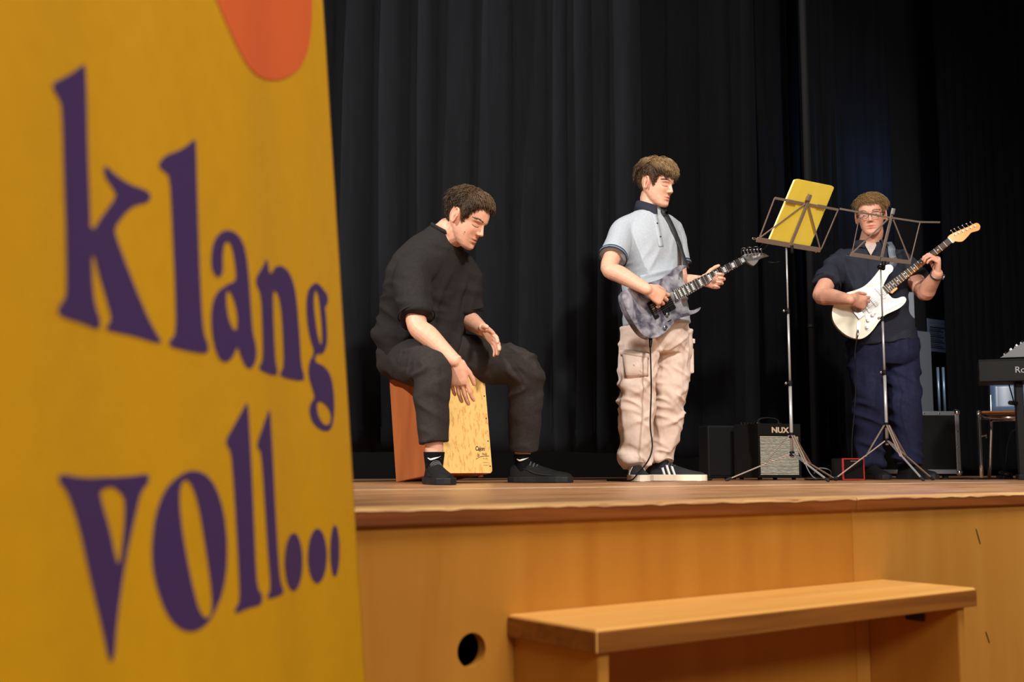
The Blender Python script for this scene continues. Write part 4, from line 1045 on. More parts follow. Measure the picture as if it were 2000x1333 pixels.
class Guitar:
    def __init__(s, name, label, P0, e1, n, base):
        s.e1 = V(e1).normalized(); n = V(n); s.n = (n - s.e1 * n.dot(s.e1)).normalized(); s.e2 = s.n.cross(s.e1); s.P0 = V(P0)
        if s.e2.z < 0: s.e2 = -s.e2
        s.root = thing(name, label, 'guitar', base)
    def pt(s, px, off=0.0): return on_plane(px[0], px[1], s.P0 + s.n * off, s.n)
    def loc(s, px, off=0.0):
        p = s.pt(px, off) - s.P0; return p.dot(s.e1), p.dot(s.e2)
    def p(s, x, y, z=0.0): return s.P0 + s.e1 * x + s.e2 * y + s.n * z
    def plate(s, name, px, front, back, m, parent=None, bevel=.004, sm=True, label=None, bseg=3):
        P = smooth_poly(px) if sm else px
        return MB().prism([s.pt(q, front) for q in P], s.n * (back - front)).build(name, m, parent or s.root, bevel=bevel, bseg=bseg, label=label)
    def tbox(s, name, c, h, m, parent=None, bevel=.001, z=0.0):
        return MB().box(s.p(c[0], c[1], z), h, x=s.e1, y=s.e2, z=s.n).build(name, m, parent or s.root, bevel=bevel)
def neck_and_frets(G, up0, lo0, up1, lo1, zf, m_neck, m_board, nfrets, inlays, inlay_w, block):
    """up/lo: pixel of the board edges at the body end (0) and at the nut (1)"""
    q = [G.loc(p, zf) for p in (up0, lo0, lo1, up1)]
    brd = MB().prism([G.p(x, y, zf) for x, y in q], G.n * -.007).build('fretboard', m_board, G.root, bevel=.0012)
    (ux0, uy0), (lx0, ly0), (lx1, ly1), (ux1, uy1) = q
    m0 = V(((ux0 + lx0) / 2, (uy0 + ly0) / 2, 0)); m1 = V(((ux1 + lx1) / 2, (uy1 + ly1) / 2, 0))
    w0 = abs(uy0 - ly0) / 2; w1 = abs(uy1 - ly1) / 2
    MB().limb([G.p(m0.x - .02, m0.y, zf - .020), G.p((m0.x + m1.x) / 2, (m0.y + m1.y) / 2, zf - .018), G.p(m1.x, m1.y, zf - .017)], [(w0 * .98, .013), ((w0 + w1) / 2 * .98, .0115), (w1 * .98, .011)], 16, 4, ref=G.e2, cap='flat').build('neck', m_neck, G.root, smooth=True)
    scale = (m1 - m0).length / (1 - 2 ** (-nfrets / 12))
    ax = (m0 - m1).normalized(); sd = V((-ax.y, ax.x, 0))
    for i in range(1, nfrets):
        d = scale * (1 - 2 ** (-i / 12)); c = m1 + ax * d; f = d / (m1 - m0).length; hw = w1 * (1 - f) + w0 * f
        MB().bar(G.p(*(c + sd * hw * .98).xy, zf + .0006), G.p(*(c - sd * hw * .98).xy, zf + .0006), .0034, .0020, G.n).build('fret', 'fret_wire', G.root)
    for i in inlays:
        d = scale * (1 - 2 ** (-(i - .5) / 12)); c = m1 + ax * d; f = d / (m1 - m0).length; hw = w1 * (1 - f) + w0 * f
        gap = scale * (2 ** (-(i - 1) / 12) - 2 ** (-i / 12))
        if block:
            MB().bar(G.p(*(c + sd * hw * .62).xy, zf + .0003), G.p(*(c - sd * hw * .62).xy, zf + .0003), .0012, gap * .55, G.n).build('inlay', 'pearl', brd)
        else:
            for o_ in ((0,) if i != 12 else (-.010, .010)):
                cc_ = c + sd * o_; MB().tube([G.p(*cc_.xy, zf - .001), G.p(*cc_.xy, zf + .0008)], .0042, 12).build('inlay', 'pearl', brd)
    return m0, m1, w0, w1, ax, sd
def strings(G, m0, m1, w1, ax, sd, zf, bridge, wb):
    for i in range(6):
        t = -1 + 2 * i / 5
        a = m1 + sd * (w1 * .8 * t); b_ = V((bridge[0], bridge[1], 0)) + sd * (wb * t)
        MB().tube([G.p(*a.xy, zf + .0025), G.p(*b_.xy, zf + .006)], .0006 + .0002 * abs(i - 0) / 5, 5).build('string', 'nickel', G.root)

# --- the boy's guitar
z4g = zp(1140, 480, 400 / 1904)
e1 = V((.814, .42, .40)); G = Guitar('electric_guitar', 'dark grey burl electric guitar with long pointed horns held by the boy', at(1290, 590, 5.46), e1, V((.42, -.9, .12)), V((at(1290, 590, 5.44).x, 5.45, .9)))
outline = z4g([(962, 192), (900, 183), (852, 205), (792, 262), (735, 302), (640, 335), (520, 368), (410, 400), (370, 432), (360, 480), (385, 570), (430, 660), (495, 765), (560, 835), (635, 860), (715, 838), (790, 778), (850, 705), (900, 664), (960, 650), (1030, 632), (1075, 603), (1087, 572), (1040, 594), (985, 602), (940, 580), (915, 545), (905, 500), (880, 450), (885, 400), (892, 355), (880, 310), (888, 262), (920, 225)])
G.plate('guitar_body', outline, 0, -.042, 'burl_grey', bevel=.007)
m0, m1, w0, w1, ax, sd = neck_and_frets(G, *z4g([(835, 412), (862, 525), (1522, 150), (1483, 96)]), .012, 'neck_grey', 'fretboard_dark', 24, (1, 3, 5, 7, 9, 12, 15, 17, 19, 21, 24), .02, True)
hs = z4g([(1478, 98), (1500, 80), (1560, 72), (1630, 66), (1680, 72), (1725, 97), (1670, 112), (1630, 132), (1608, 165), (1582, 188), (1555, 176), (1522, 152)])
head = G.plate('headstock', hs, .006, -.008, 'neck_grey', sm=False, bevel=.002)
for i in range(6):
    q = (1458 + i * 6.6, 499.5 - i * 0.5)
    x, y = G.loc(q, .006)
    MB().tube([G.p(x, y, .004), G.p(x, y, .016)], .0042, 10).build('tuning_peg', 'nickel', head)
    MB().limb([G.p(x, y, -.002), G.p(x + .004, y + .022, -.002), G.p(x + .005, y + .030, -.002)], [(.003, .003), (.003, .003), (.0075, .0045)], 8, 2).build('tuner_button', 'nickel', head, smooth=True)
for k in range(3):
    c = G.loc((1455 + 13 * k, 497 - 2 * k), .012); pts = [G.p(c[0] + .020 * math.cos(t) - .005 * k, c[1] + .022 * math.sin(t) + .012, .014 + .004 * math.sin(3 * t)) for t in [R(20 + 300 * i / 14) for i in range(15)]]
    MB().tube(pts, .0008, 5, 2).build('string_end', 'nickel', head)
for (q0, q1) in (((1470, 490), (1492, 471)), ((1480, 492), (1500, 476)), ((1500, 512), (1524, 510))):
    MB().tube([G.pt(q0, .012), G.pt(((q0[0] + q1[0]) / 2 + 3, (q0[1] + q1[1]) / 2 + 2), .02), G.pt(q1, .02)], .0008, 5, 4).build('string_end', 'nickel', head)
text('head_logo', 'Ibanez', .020, 'pearl', G.pt((1471, 505.5), .0068), G.e1, G.e2, G.root, shear=.2)
br = G.loc(z4g([(650, 590)])[0], 0)
strings(G, m0, m1, w1, ax, sd, .012, br, .026)
A_ = ax; ang = math.atan2(ax.y, ax.x)
def along(c, l, w_): pass
e1s, e2s = G.e1, G.e2; d3 = (G.e1 * -ax.x + G.e2 * -ax.y).normalized(); s3 = (G.e1 * sd.x + G.e2 * sd.y).normalized()
def gb(name, px, hl, hw, h, m, par_=None, z=0.0, bev=.0012):
    return MB().box(G.pt(px, 0) + G.n * (z + h / 2), (hl, hw, h / 2), x=d3, y=s3, z=G.n).build(name, m, par_ or G.root, bevel=bev)
brd = gb('bridge', z4g([(640, 602)])[0], .013, .044, .010, 'black_plastic')
for i in range(6): 
    c = G.pt(z4g([(640, 602)])[0], 0) + s3 * (-.026 + .0104 * i) + G.n * .012
    MB().box(c, (.008, .004, .003), x=d3, y=s3, z=G.n).build('saddle', 'nickel', brd, bevel=.001)
for px in ((735, 560), (790, 525)): gb('pickup', z4g([px])[0], .018, .042, .009, 'black_plastic')
for px in ((768, 645), (748, 765)): 
    p = G.pt(z4g([px])[0], 0); MB().tube([p, p + G.n * .018], .0095, 14).build('control_knob', 'nickel', G.root, smooth=False, bevel=.002)
p = G.pt(z4g([(795, 700)])[0], 0); MB().bar(p - d3 * .012, p + d3 * .012, .006, .004, G.n).build('switch_slot', 'black_plastic', G.root); MB().tube([p, p + G.n * .014 + d3 * .004], .0022, 6).build('switch', 'black_plastic', G.root)
# strap from the upper horn over the left shoulder
hp = G.pt(z4g([(955, 200)])[0], -.02)
sq = [(1325, 476), (1318, 458), (1309, 438), (1300, 422), (1296, 414)]
sL = [hp, hp.lerp(PH(*sq[0], .01)[0], .5)] + [PH(x, y, .004)[0] for x, y in sq] + [at(1293, 409, 5.80), at(1288, 425, 5.86)]
sN = [V((.6, -.8, 0)), V((.75, -.65, 0))] + [PH(x, y)[1] for x, y in sq] + [V((.2, .3, 1)), V((0, .9, .4))]
ribbon(sL, .042, sN, .003, 8).build('strap', 'strap_black', G.root, smooth=True, label='black woven shoulder strap')
lp = G.pt(z4g([(372, 520)])[0], -.022)
ribbon([lp, at(1212, 590, 5.62), at(1214, 560, 5.75), at(1228, 520, 5.86)], .045, [V((-1, -.3, 0)), V((-1, -.2, 0)), V((-1, .3, 0)), V((-.6, .8, 0))], .003, 6).build('strap', 'strap_black', G.root, smooth=True)
# lead: plug and cable down to the floor
jp = G.pt(z4g([(622, 858)])[0], -.02)
lead = thing('guitar_cable', 'black cable hanging from the grey guitar to the floor by the sneakers', 'cable', V((at(1228, 938, 5.5).x, 5.5, 0)))
MB().limb([jp, jp + V((0, 0, -.02)), at(1270, 679, 5.42)], [.0085, .0085, .005], 10, 2, cap='flat').build('plug', 'black_plastic', lead, smooth=True)
fe = at(1228, 938, 5.52); fe.z = .005
MB().tube([at(1270, 677, 5.42), at(1272, 760, 5.44), at(1270, 830, 5.44), at(1274, 872, 5.42), at(1266, 900, 5.40), at(1246, 925, 5.40), V((fe.x, 5.42, .008)), V((fe.x - .05, 5.6, .004)), V((fe.x - .03, 5.95, .004)), V((fe.x + .5, 6.1, .004))], .0035, 8, 6).build('cord', 'cable', lead, smooth=True)
# ------------------------------------------------------------------ man in glasses
mat('polo_navy', (44, 46, 58), 0.88, c2=(38, 40, 52), scale=(120, 120, 120), sheen=0.12, spec=0.2)
mat('trouser_navy', (32, 34, 60), 0.88, c2=(26, 28, 52), scale=(60, 60, 60), sheen=0.1, spec=0.2)
mat('inner_tee', (196, 178, 168), 0.85)
mat('glass_lens', (240, 244, 246), 0.05)
MATS['glass_lens'].node_tree.nodes['Principled BSDF'].inputs['Alpha'].default_value = 0.025
mat('frame_dark', (70, 64, 60), 0.3, 0.6)
mat('strap_grey', (120, 128, 140), 0.75, c2=(96, 104, 118), scale=(150, 150, 150))
mat('watch_metal', (150, 150, 152), 0.3, 0.9)
YM = 6.8
MF = V((-.06, -1, 0)).normalized(); MR = MF.cross(V((0, 0, 1)))
man = thing('person', 'man with glasses in a navy polo shirt playing a cream guitar', 'person', (at(1735, 930, YM).x, YM, 0))
H3 = head_frame(1701, 423, 6.74, -21, 8, roll=3, sc=1.05)
sp = [at(1722, 665, YM), at(1714, 615, YM), at(1706, 560, YM), at(1702, 515, YM), at(1700, 490, YM), at(1699, 475, YM), at(1699, 466, YM)]
shR = at(1636, 515, 6.80); shL = at(1762, 513, 6.84)
elR = at(1603, 577, 6.62); wrR = at(1660, 586, 6.475)
elL = at(1806, 572, 6.62); wrL = at(1831, 535, 6.455)
hipR = at(1690, 665, 6.82); hipL = at(1756, 665, 6.84)
knR = at(1695, 785, 6.76); anR = at(1697, 893, 6.80)
knL = at(1764, 785, 6.80); anL = at(1772, 893, 6.86)
b = MB(); add_head(b, H3)
b.limb([sp[4], sp[5], H3.p(0, -.022, -.085), H3.p(0, -.015, -.02)], [.066, .064, .063, .05], 24, 4)
b.rings(torso_rings([(sp[0], .15, .11), (sp[1], .16, .11), (sp[2], .16, .11), (sp[3], .15, .10), (sp[4], .12, .07), (sp[6], .055, .055)], MR, 28))
b.limb([shR, (shR + elR) / 2, elR, elR.lerp(wrR, .3), elR.lerp(wrR, .7), wrR], [.056, .052, .048, .050, .040, .031], 18, 4)
b.limb([shL, (shL + elL) / 2, elL, elL.lerp(wrL, .35), wrL], [.056, .052, .048, .047, .031], 18, 4)
add_hand(b, wrR, V((.15, -.2, .95)), at(1702, 594, 6.49) - wrR, V((-.1, -1, .3)), .98, [(34, 60, 40), (40, 66, 40), (44, 66, 40), (44, 60, 40)], [(.55, .75, -.4), (.1, .95, -.3), (-.05, .95, -.3)])
add_hand(b, wrL, V((.15, .95, .2)), V((-.04, -.32, 1)), V((.95, -.28, .1)), .98, [(58, 62, 40), (60, 62, 40), (62, 62, 40), (62, 58, 40)], [(.75, .62, -.35), (.35, .9, -.45), (.1, .9, -.5)], splay=(5, 1, -3, -8))
for (h, k, a) in ((hipR, knR, anR), (hipL, knL, anL)):
    b.limb([h, h.lerp(k, .5), k, k.lerp(a, .35), a, a + V((0, 0, -.05))], [.075, .07, .055, .052, .038, .038], 16, 4)
me = remesh(b, .003, 3); set_tint(me, sculpt_face(me, H3, stubble=.3, lids=.6, flush=1.6))
body = obj('body', me, 'skin_c', man, smooth=True)
sty = dict(line=[(0, .066), (25, .066), (40, .060), (55, .046), (62, .026), (68, .004), (74, -.016), (83, .032), (103, .036), (116, .006), (135, -.045), (180, -.078)], top=.020, side=.003, back=.008, front=.012,
           comb=lambda th, s, r: (-.55 + r.gauss(0, .3), .35 if abs(wrap(th)) < 1.4 else 0, .1), len=lambda th, s: .050 if s < .6 else .022, down=.35, lift=.34, n=1800, dark=(-.04, .06), dark_to=(.6, .55, .5))
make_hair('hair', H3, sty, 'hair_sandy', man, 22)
brows(H3, 'hair_sandy', man, 8, thick=1.0, body=body)
for s in (-1, 1):
    MB().ball(H3.p(s * .033, face_y(.033, .003) - .0035, .0025), (.0055 * H3.s, .0030 * H3.s, .0042 * H3.s), 12, H3.r, H3.f, H3.u).build('eye', 'iris', man, smooth=True)
    rnd_ = [H3.p(s * .033 + .0235 * math.copysign(abs(math.cos(t)) ** .7, math.cos(t)), .1015 - .10 * max(0, abs(.033 * 1 + .0235 * s * math.cos(t)) - .035), .001 + .0165 * math.copysign(abs(math.sin(t)) ** .7, math.sin(t))) for t in [2 * math.pi * i / 28 for i in range(28)]]
    if s == -1: gl = bpy.data.objects.new('glasses', None); COL.objects.link(gl); gl.location = H3.p(0, .105, 0); par(gl, man)
    MB().tube(rnd_ + [rnd_[0]], .0016, 6).build('rim', 'frame_dark', gl, smooth=True)
    MB().prism(rnd_, H3.f * .0012).build('lens', 'glass_lens', gl)
    MB().tube([H3.p(s * .057, .098, .008), H3.p(s * .074, .06, .008), H3.p(s * .078, -.005, .008)], .0018, 6, 3).build('temple_arm', 'frame_dark', gl, smooth=True)
MB().tube([H3.p(-.010, .103, .004), H3.p(0, .105, .006), H3.p(.010, .103, .004)], .0016, 6, 3).build('bridge_piece', 'frame_dark', gl, smooth=True)
t = MB()
t.rings(torso_rings([(at(1724, 672, YM), .190, .150), (at(1720, 645, YM), .190, .155), (sp[1], .185, .155), (sp[2], .190, .150), (sp[3], .205, .138), (at(1701, 500, YM), .195, .115), (at(1700, 487, YM), .135, .092), (at(1699, 481, YM), .080, .075)], MR, 44))
cR = shR.lerp(elR, .66); cL = shL.lerp(elL, .60)
t.limb([at(1660, 508, 6.82), shR, shR.lerp(elR, .35), cR], [.068, .070, .076, .081], 22, 5, cap='flat')
t.limb([at(1740, 506, 6.83), shL, shL.lerp(elL, .35), cL], [.068, .068, .072, .077], 22, 5, cap='flat')
def nav_folds(A, N):
    P = A - np.array(sp[2]); z = P[:, 2]
    return ridged(np.stack([P[:, 0] * 8 + z * 6, P[:, 1] * 6, z * 12 - P[:, 0] * 6], 1), 23) * .007 + ridged(np.stack([P[:, 0] * 18, P[:, 1] * 8, z * 7], 1), 29) * .004
npolo = cloth('polo_shirt', t, 'polo_navy', man, .0055, 6, nav_folds); NH = surf(npolo, 6.715)
for (c, s0, rr) in ((cR, shR, .083), (cL, shL, .079)):
    ax_ = (c - s0).normalized(); a_, b_ = perp(ax_)
    MB().limb([c - ax_ * .006 + a_ * rr * math.cos(2 * math.pi * i / 30) + b_ * rr * math.sin(2 * math.pi * i / 30) for i in range(31)], [(.009, .002)] * 31, 8, 1, ref=ax_, cap='flat').build('sleeve_band', 'polo_navy', man, smooth=True)
collar(man, at(1699, 482, YM - .012), MF, V((0, .12, 1)), (.082, .080), 'polo_navy', h=.034, gap=30, point=.034)
mb = MB(); q = [(1686, 478), (1715, 478), (1706, 490), (1700, 497), (1694, 490)]
q = [at(1687, 474, 6.725), at(1700, 477, 6.70), at(1714, 474, 6.725), at(1708, 487, 6.675), at(1701, 499, 6.655), at(1694, 487, 6.675)]
MB().prism(q, V((0, .004, 0))).build('inner_shirt', 'inner_tee', man)
t = MB()
t.rings(torso_rings([(at(1723, 715, YM + .02), .15, .13), (at(1723, 695, YM + .02), .205, .155), (at(1723, 660, YM + .02), .200, .150), (at(1723, 640, YM + .02), .19, .14)], MR, 36))
for (h, k, a, dx) in ((hipR, knR, anR, -1), (hipL, knL, anL, 1)):
    t.limb([h, h.lerp(k, .5), k, k.lerp(a, .5), a + V((0, 0, .02)), a + V((0, -.015, -.058))], [.118, .110, .098, .090, .084, .080], 26, 6, cap='flat')
def navt(A, N):
    z = A[:, 2]; wk = .4 + .6 * np.exp(-((z - .45) / .2) ** 2) + .8 * np.exp(-((z - .1) / .1) ** 2)
    return (ridged(np.stack([A[:, 0] * 8 + z * 6, A[:, 1] * 6, z * 14 + A[:, 0] * 6], 1), 31) * .009 + ridged(np.stack([A[:, 0] * 20, A[:, 1] * 9, z * 5], 1), 37) * .004) * wk
cloth('trousers', t, 'trouser_navy', man, .006, 4, navt)
for (a, d, sd) in ((anR, V((.12, -1, 0)), -1), (anL, V((.45, -1, 0)), 1)):
    d = d.normalized(); heel = V((a.x, a.y, 0)) - d * .07
    MB().limb([V((a.x, a.y, .04)), V((a.x, a.y, .09)), V((a.x, a.y, .13))], [.034, .038, .042], 16, 2, cap='flat').build('sock', 'sock_black', man, smooth=True)
    add_shoe(man, heel, d, .30, 'shoe_black', 'sole_black', 'lace_black', side=sd)
wax = (wrL - elL).normalized(); wc = wrL - wax * .012; wa, wb_ = perp(wax)
wt = MB().limb([wc + wa * .036 * math.cos(2 * math.pi * i / 24) + wb_ * .036 * math.sin(2 * math.pi * i / 24) for i in range(25)], [(.010, .002)] * 25, 8, 1, ref=wax, cap='flat').build('wrist_watch', 'watch_metal', man, smooth=True)
wd = V((.75, -.6, 0)); wd = (wd - wax * wd.dot(wax)).normalized()
MB().tube([wc + wd * .034, wc + wd * .043], .017, 18).build('watch_case', 'watch_metal', wt, bevel=.002)

# --- his guitar
z7 = zp(1560, 360, 380 / 1583)
e1 = V((.80, -.10, .59)); Pm = at(1700, 600, 6.56)
G = Guitar('electric_guitar', 'cream electric guitar with white pickguard and amber headstock', Pm, e1, V((-.02, -.99, .08)), V((Pm.x, Pm.y, 1.0)))
outline = z7([(768, 678), (748, 656), (712, 659), (665, 688), (625, 738), (580, 790), (520, 838), (450, 866), (380, 888), (315, 935), (280, 1000), (271, 1060), (286, 1122), (330, 1182), (390, 1230), (450, 1254), (510, 1258), (562, 1230), (610, 1180), (652, 1120), (700, 1068), (760, 1038), (820, 1008), (860, 972), (875, 940), (862, 918), (838, 917), (800, 930), (765, 928), (740, 905), (725, 885), (705, 850), (690, 825), (700, 800), (715, 770), (735, 735), (762, 708)])
bd = G.plate('guitar_body', outline, 0, -.044, 'guitar_cream', bevel=.008)
pgd = z7([(600, 868), (640, 835), (678, 812), (700, 845), (728, 892), (762, 932), (802, 938), (842, 924), (856, 938), (835, 962), (760, 1008), (695, 1042), (645, 1090), (608, 1150), (578, 1190), (545, 1188), (532, 1150), (545, 1090), (520, 1030), (545, 960)])
pg = G.plate('pickguard', pgd, .0030, .0002, 'pickguard_white', bevel=.0008, bseg=1)
m0, m1, w0, w1, ax, sd = neck_and_frets(G, *z7([(682, 838), (722, 892), (1252, 476), (1217, 437)]), .010, 'maple_amber', 'fretboard_rose', 21, (3, 5, 7, 9, 12, 15, 17, 19), .02, False)
heel = z7([(738, 880), (760, 892), (806, 852), (800, 838), (770, 850)])
G.plate('neck_heel', heel, .004, -.010, 'maple_amber', sm=False, bevel=.002)
hs = z7([(1213, 437), (1238, 408), (1300, 378), (1380, 345), (1425, 322), (1452, 316), (1472, 330), (1477, 352), (1465, 375), (1432, 386), (1402, 396), (1372, 430), (1335, 464), (1300, 468), (1272, 464), (1255, 478)])
head = G.plate('headstock', hs, .004, -.010, 'maple_amber', bevel=.002)
d3 = (G.e1 * -ax.x + G.e2 * -ax.y).normalized(); s3 = (G.e1 * sd.x + G.e2 * sd.y).normalized()
if s3.z < 0: s3 = -s3
nut = G.p(m1.x, m1.y, .011); MB().box(nut, (.003, w1, .003), x=d3, y=s3, z=G.n).build('nut', 'pearl', head)
for px in ((1262, 398), (1290, 385), (1322, 371), (1355, 357), (1388, 343), (1420, 330)):
    c = G.pt(z7([px])[0], .004); top = c + G.n * .010
    MB().tube([c - s3 * .012 + G.n * .0, top - s3 * .012], .0042, 10).build('tuning_peg', 'nickel', head)
    MB().limb([c - G.n * .008, c - G.n * .008 + s3 * .014, c - G.n * .008 + s3 * .022], [.003, .003, (.007, .005)], 8, 2).build('tuner_button', 'nickel', head, smooth=True)
br = G.loc(z7([(475, 1035)])[0], 0); strings(G, m0, m1, w1, ax, sd, .010, br, .026)
def gb(name, px, hl, hw, h, m, par_=None, bev=.0012):
    return MB().box(G.pt(z7([px])[0], 0) + G.n * (h / 2 + .001), (hl, hw, h / 2), x=d3, y=s3, z=G.n).build(name, m, par_ or G.root, bevel=bev)
for px in ((660, 885), (597, 948), (545, 1000)):
    pk = gb('pickup', px, .009, .042, .009, 'pickguard_white', bev=.003)
    for i in range(6):
        c = G.pt(z7([px])[0], 0) + s3 * (-.026 + .0104 * i); MB().tube([c + G.n * .009, c + G.n * .0115], .0025, 8).build('pole_piece', 'nickel', pk)
brg = gb('bridge', (473, 1038), .020, .042, .012, 'nickel')
for i in range(6):
    c = G.pt(z7([(478, 1034)])[0], 0) + s3 * (-.026 + .0104 * i) + G.n * .015; MB().box(c, (.010, .0042, .003), x=d3, y=s3, z=G.n).build('saddle', 'nickel', brg, bevel=.001)
for px in ((598, 1065), (562, 1108), (555, 1165)):
    p = G.pt(z7([px])[0], 0); MB().limb([p, p + G.n * .008, p + G.n * .018], [.0115, .0105, .009], 14, 1, cap='flat').build('control_knob', 'pickguard_white', G.root)
p = G.pt(z7([(617, 1060)])[0], .003); MB().bar(p - d3 * .011, p + d3 * .011, .003, .0015, G.n).build('switch_slot', 'black_plastic', G.root); MB().tube([p, p + G.n * .014], .002, 6).build('switch', 'black_plastic', G.root)
jk = G.plate('jack_plate', z7([(478, 1118), (500, 1120), (505, 1150), (500, 1200), (488, 1215), (472, 1180), (470, 1140)]), .003, .0005, 'nickel', bevel=.001, bseg=1)
jp = G.pt(z7([(482, 1190)])[0], .006)
sq = [(1744, 503), (1742, 495), (1740, 487)]
hp = G.pt(z7([(757, 668)])[0], -.02)
ribbon([hp, NH(1746, 511, .014)[0]] + [NH(x, y, .013)[0] for x, y in sq] + [at(1737, 477, 6.82), at(1733, 474, 6.92), at(1730, 490, 7.0)], .044, [V((.2, -1, 0)), V((.1, -1, .2))] + [V((.1, -.9, .3)), V((.1, -.8, .5)), V((.1, -.6, .7))] + [V((.1, -.2, 1)), V((0, .3, 1)), V((0, 1, .3))], .003, 8).build('strap', 'strap_grey', G.root, smooth=True, label='grey shoulder strap')
lead = thing('guitar_cable', 'thin black cable hanging from the cream guitar', 'cable', V((at(1665, 935, 6.45).x, 6.45, 0)))
MB().limb([jp, jp + V((-.004, -.012, -.02)), jp + V((-.008, -.014, -.04))], [.006, .006, .004], 10, 2, cap='flat').build('plug', 'nickel', lead, smooth=True)
q = at(1664, 930, 6.4); q.z = .005
MB().tube([jp + V((-.008, -.014, -.035)), at(1670, 690, 6.44), at(1672, 740, 6.46), at(1669, 800, 6.45), at(1664, 860, 6.42), at(1664, 905, 6.40), V((q.x, 6.40, .02)), V((q.x + .06, 6.34, .005)), V((q.x - .1, 6.28, .005)), V((q.x - .25, 6.36, .005))], .0033, 8, 6).build('cord', 'cable', lead, smooth=True)
# ------------------------------------------------------------------ music stands
mat('folder_yellow', (246, 220, 84), 0.55, c2=(240, 212, 74), scale=(12, 12, 12))
mat('page_cream', (244, 234, 190), 0.7)
def tripod(root, base, collar_z, hub_z, feet, zs):
    """zs: heights at which the tube steps down, radii alongside"""
    x, y = base.x, base.y
    for (z0, z1, r) in ((hub_z - .022, zs[0][1], zs[0][2]),) + tuple(zs[1:]): MB().tube([V((x, y, z0)), V((x, y, z1))], r, 14).build('pole', 'stand_metal', root, smooth=True)
    MB().tube([V((x, y, collar_z - .014)), V((x, y, collar_z + .014))], .013, 14).build('collar', 'black_plastic', root, bevel=.002)
    MB().tube([V((x, y, hub_z - .012)), V((x, y, hub_z + .012))], .013, 14).build('hub', 'black_plastic', root, bevel=.002)
    for i, (dx, dy) in enumerate(feet):
        f = V((x + dx, y + dy, .010)); h = V((x, y, hub_z)); d = (f - h); side = V((-dy, dx, 0)).normalized()
        s = h + V((dx, dy, 0)).normalized() * .012
        lg = MB().bar(s, f, .010, .006, side).build('leg', 'stand_metal' if i == 1 else 'stand_brown', root, bevel=.001)
        MB().limb([f - d.normalized() * .012, f + d.normalized() * .010], [.0075, .0075], 10, 1).build('rubber_foot', 'black_rubber', lg, smooth=True)
        m = h.lerp(f, .42); c = V((x, y, collar_z)) + V((dx, dy, 0)).normalized() * .013
        for o_ in (-.006, .006): MB().bar(c + side * o_, m + side * o_, .008, .002, side).build('brace', 'stand_brown', root)
    for (z0, z1, r) in zs[:-1]:
        MB().tube([V((x, y, z1 - .016)), V((x, y, z1 + .010))], r + .004, 14).build('clamp', 'black_plastic', root, bevel=.002)
        MB().limb([V((x - .008, y - .006, z1 - .003)), V((x - .018, y - .014, z1 - .003)), V((x - .026, y - .020, z1 - .003))], [.0035, .0035, .008], 10, 2).build('clamp_knob', 'chrome', root, smooth=True)
def desk(root, P, B, lean, bars, m):
    B = V(B).normalized(); back = V((B.y, -B.x, 0)); up = (V((0, 0, 1)) * math.cos(R(lean)) + back * math.sin(R(lean))); n = B.cross(up).normalized()
    if n.y > 0: n = -n
    for (name, p, q, w_, th, off) in bars:
        MB().bar(on_plane(*p, P + n * off, n), on_plane(*q, P + n * off, n), w_, th, n).build(name, m, root, bevel=.0008, bseg=1)
    return B, up, n
b1 = at(1548, 930, 5.75)
st = thing('music_stand', 'folding metal music stand holding a yellow folder', 'music stand', V((b1.x, 5.75, 0)), 'folding music stands')
P1 = at(1546, 481, 5.75); zz = lambda py, Y=5.75: at(1546, py, Y).z
tripod(st, V((b1.x, 5.75, 0)), zz(851), zz(887), ((-.33, -.04), (.085, -.32), (.268, .20)), ((.07, zz(748), .0085), (zz(748), zz(607), .0062), (zz(607), P1.z - .01, .0045)))
bars1 = [('tray', (1478, 468), (1545, 479.5), .003, .026, .004), ('tray', (1547, 480), (1603, 489), .003, .026, .004), ('frame_bar', (1513, 387), (1637, 410), .003, .012, 0), ('frame_bar', (1513, 387), (1483, 466), .003, .009, .002), ('frame_bar', (1637, 410), (1604, 487), .003, .009, .002),
         ('centre_bar', (1583, 384), (1544, 480), .004, .022, .006), ('diagonal_bar', (1573, 398), (1485, 464), .003, .008, .003), ('diagonal_bar', (1579, 400), (1601, 484), .003, .009, .003), ('hinge_plate', (1538, 392), (1556, 396), .004, .016, .003), ('hinge_plate', (1596, 402), (1613, 405), .004, .016, .003)]
B_, U_, N_ = desk(st, P1, (.75, .66, 0), 30, bars1, 'stand_brown')
for (p, q) in (((1470, 466), (1480, 468)), ((1588, 489), (1594, 492))): MB().limb([on_plane(*p, P1, N_), on_plane(*q, P1, N_)], [(.006, .003), (.006, .003)], 8, 2).build('page_holder', 'chrome', st, smooth=True)
bc = on_plane(1580, 386, P1 + N_ * .008, N_); MB().box(bc, (.011, .016, .006), x=B_, y=U_, z=N_).build('centre_clip', 'stand_brown', st, bevel=.001)
MB().limb([P1 + V((0, 0, -.03)), P1 + V((0, 0, .012))], [.011, .009], 10, 2).build('desk_joint', 'black_plastic', st, smooth=True)
fo = thing('music_folder', 'yellow cardboard folder standing open on the left music stand', 'folder', on_plane(1542, 475, P1 - N_ * .012, N_))
def rounded(px, r, k=4):
    out = []; n = len(px)
    for i in range(n):
        a, b_, c = [V((*px[(i + j) % n], 0)) for j in (-1, 0, 1)]
        s = b_ + (a - b_).normalized() * r; e_ = b_ + (c - b_).normalized() * r
        for j in range(k + 1):
            t = j / k; q = s * (1 - t) ** 2 + b_ * 2 * t * (1 - t) + e_ * t * t; out.append((q.x, q.y))
    return out
fpx = rounded([(1554, 349), (1629, 364), (1580, 485), (1502, 472)], 6)
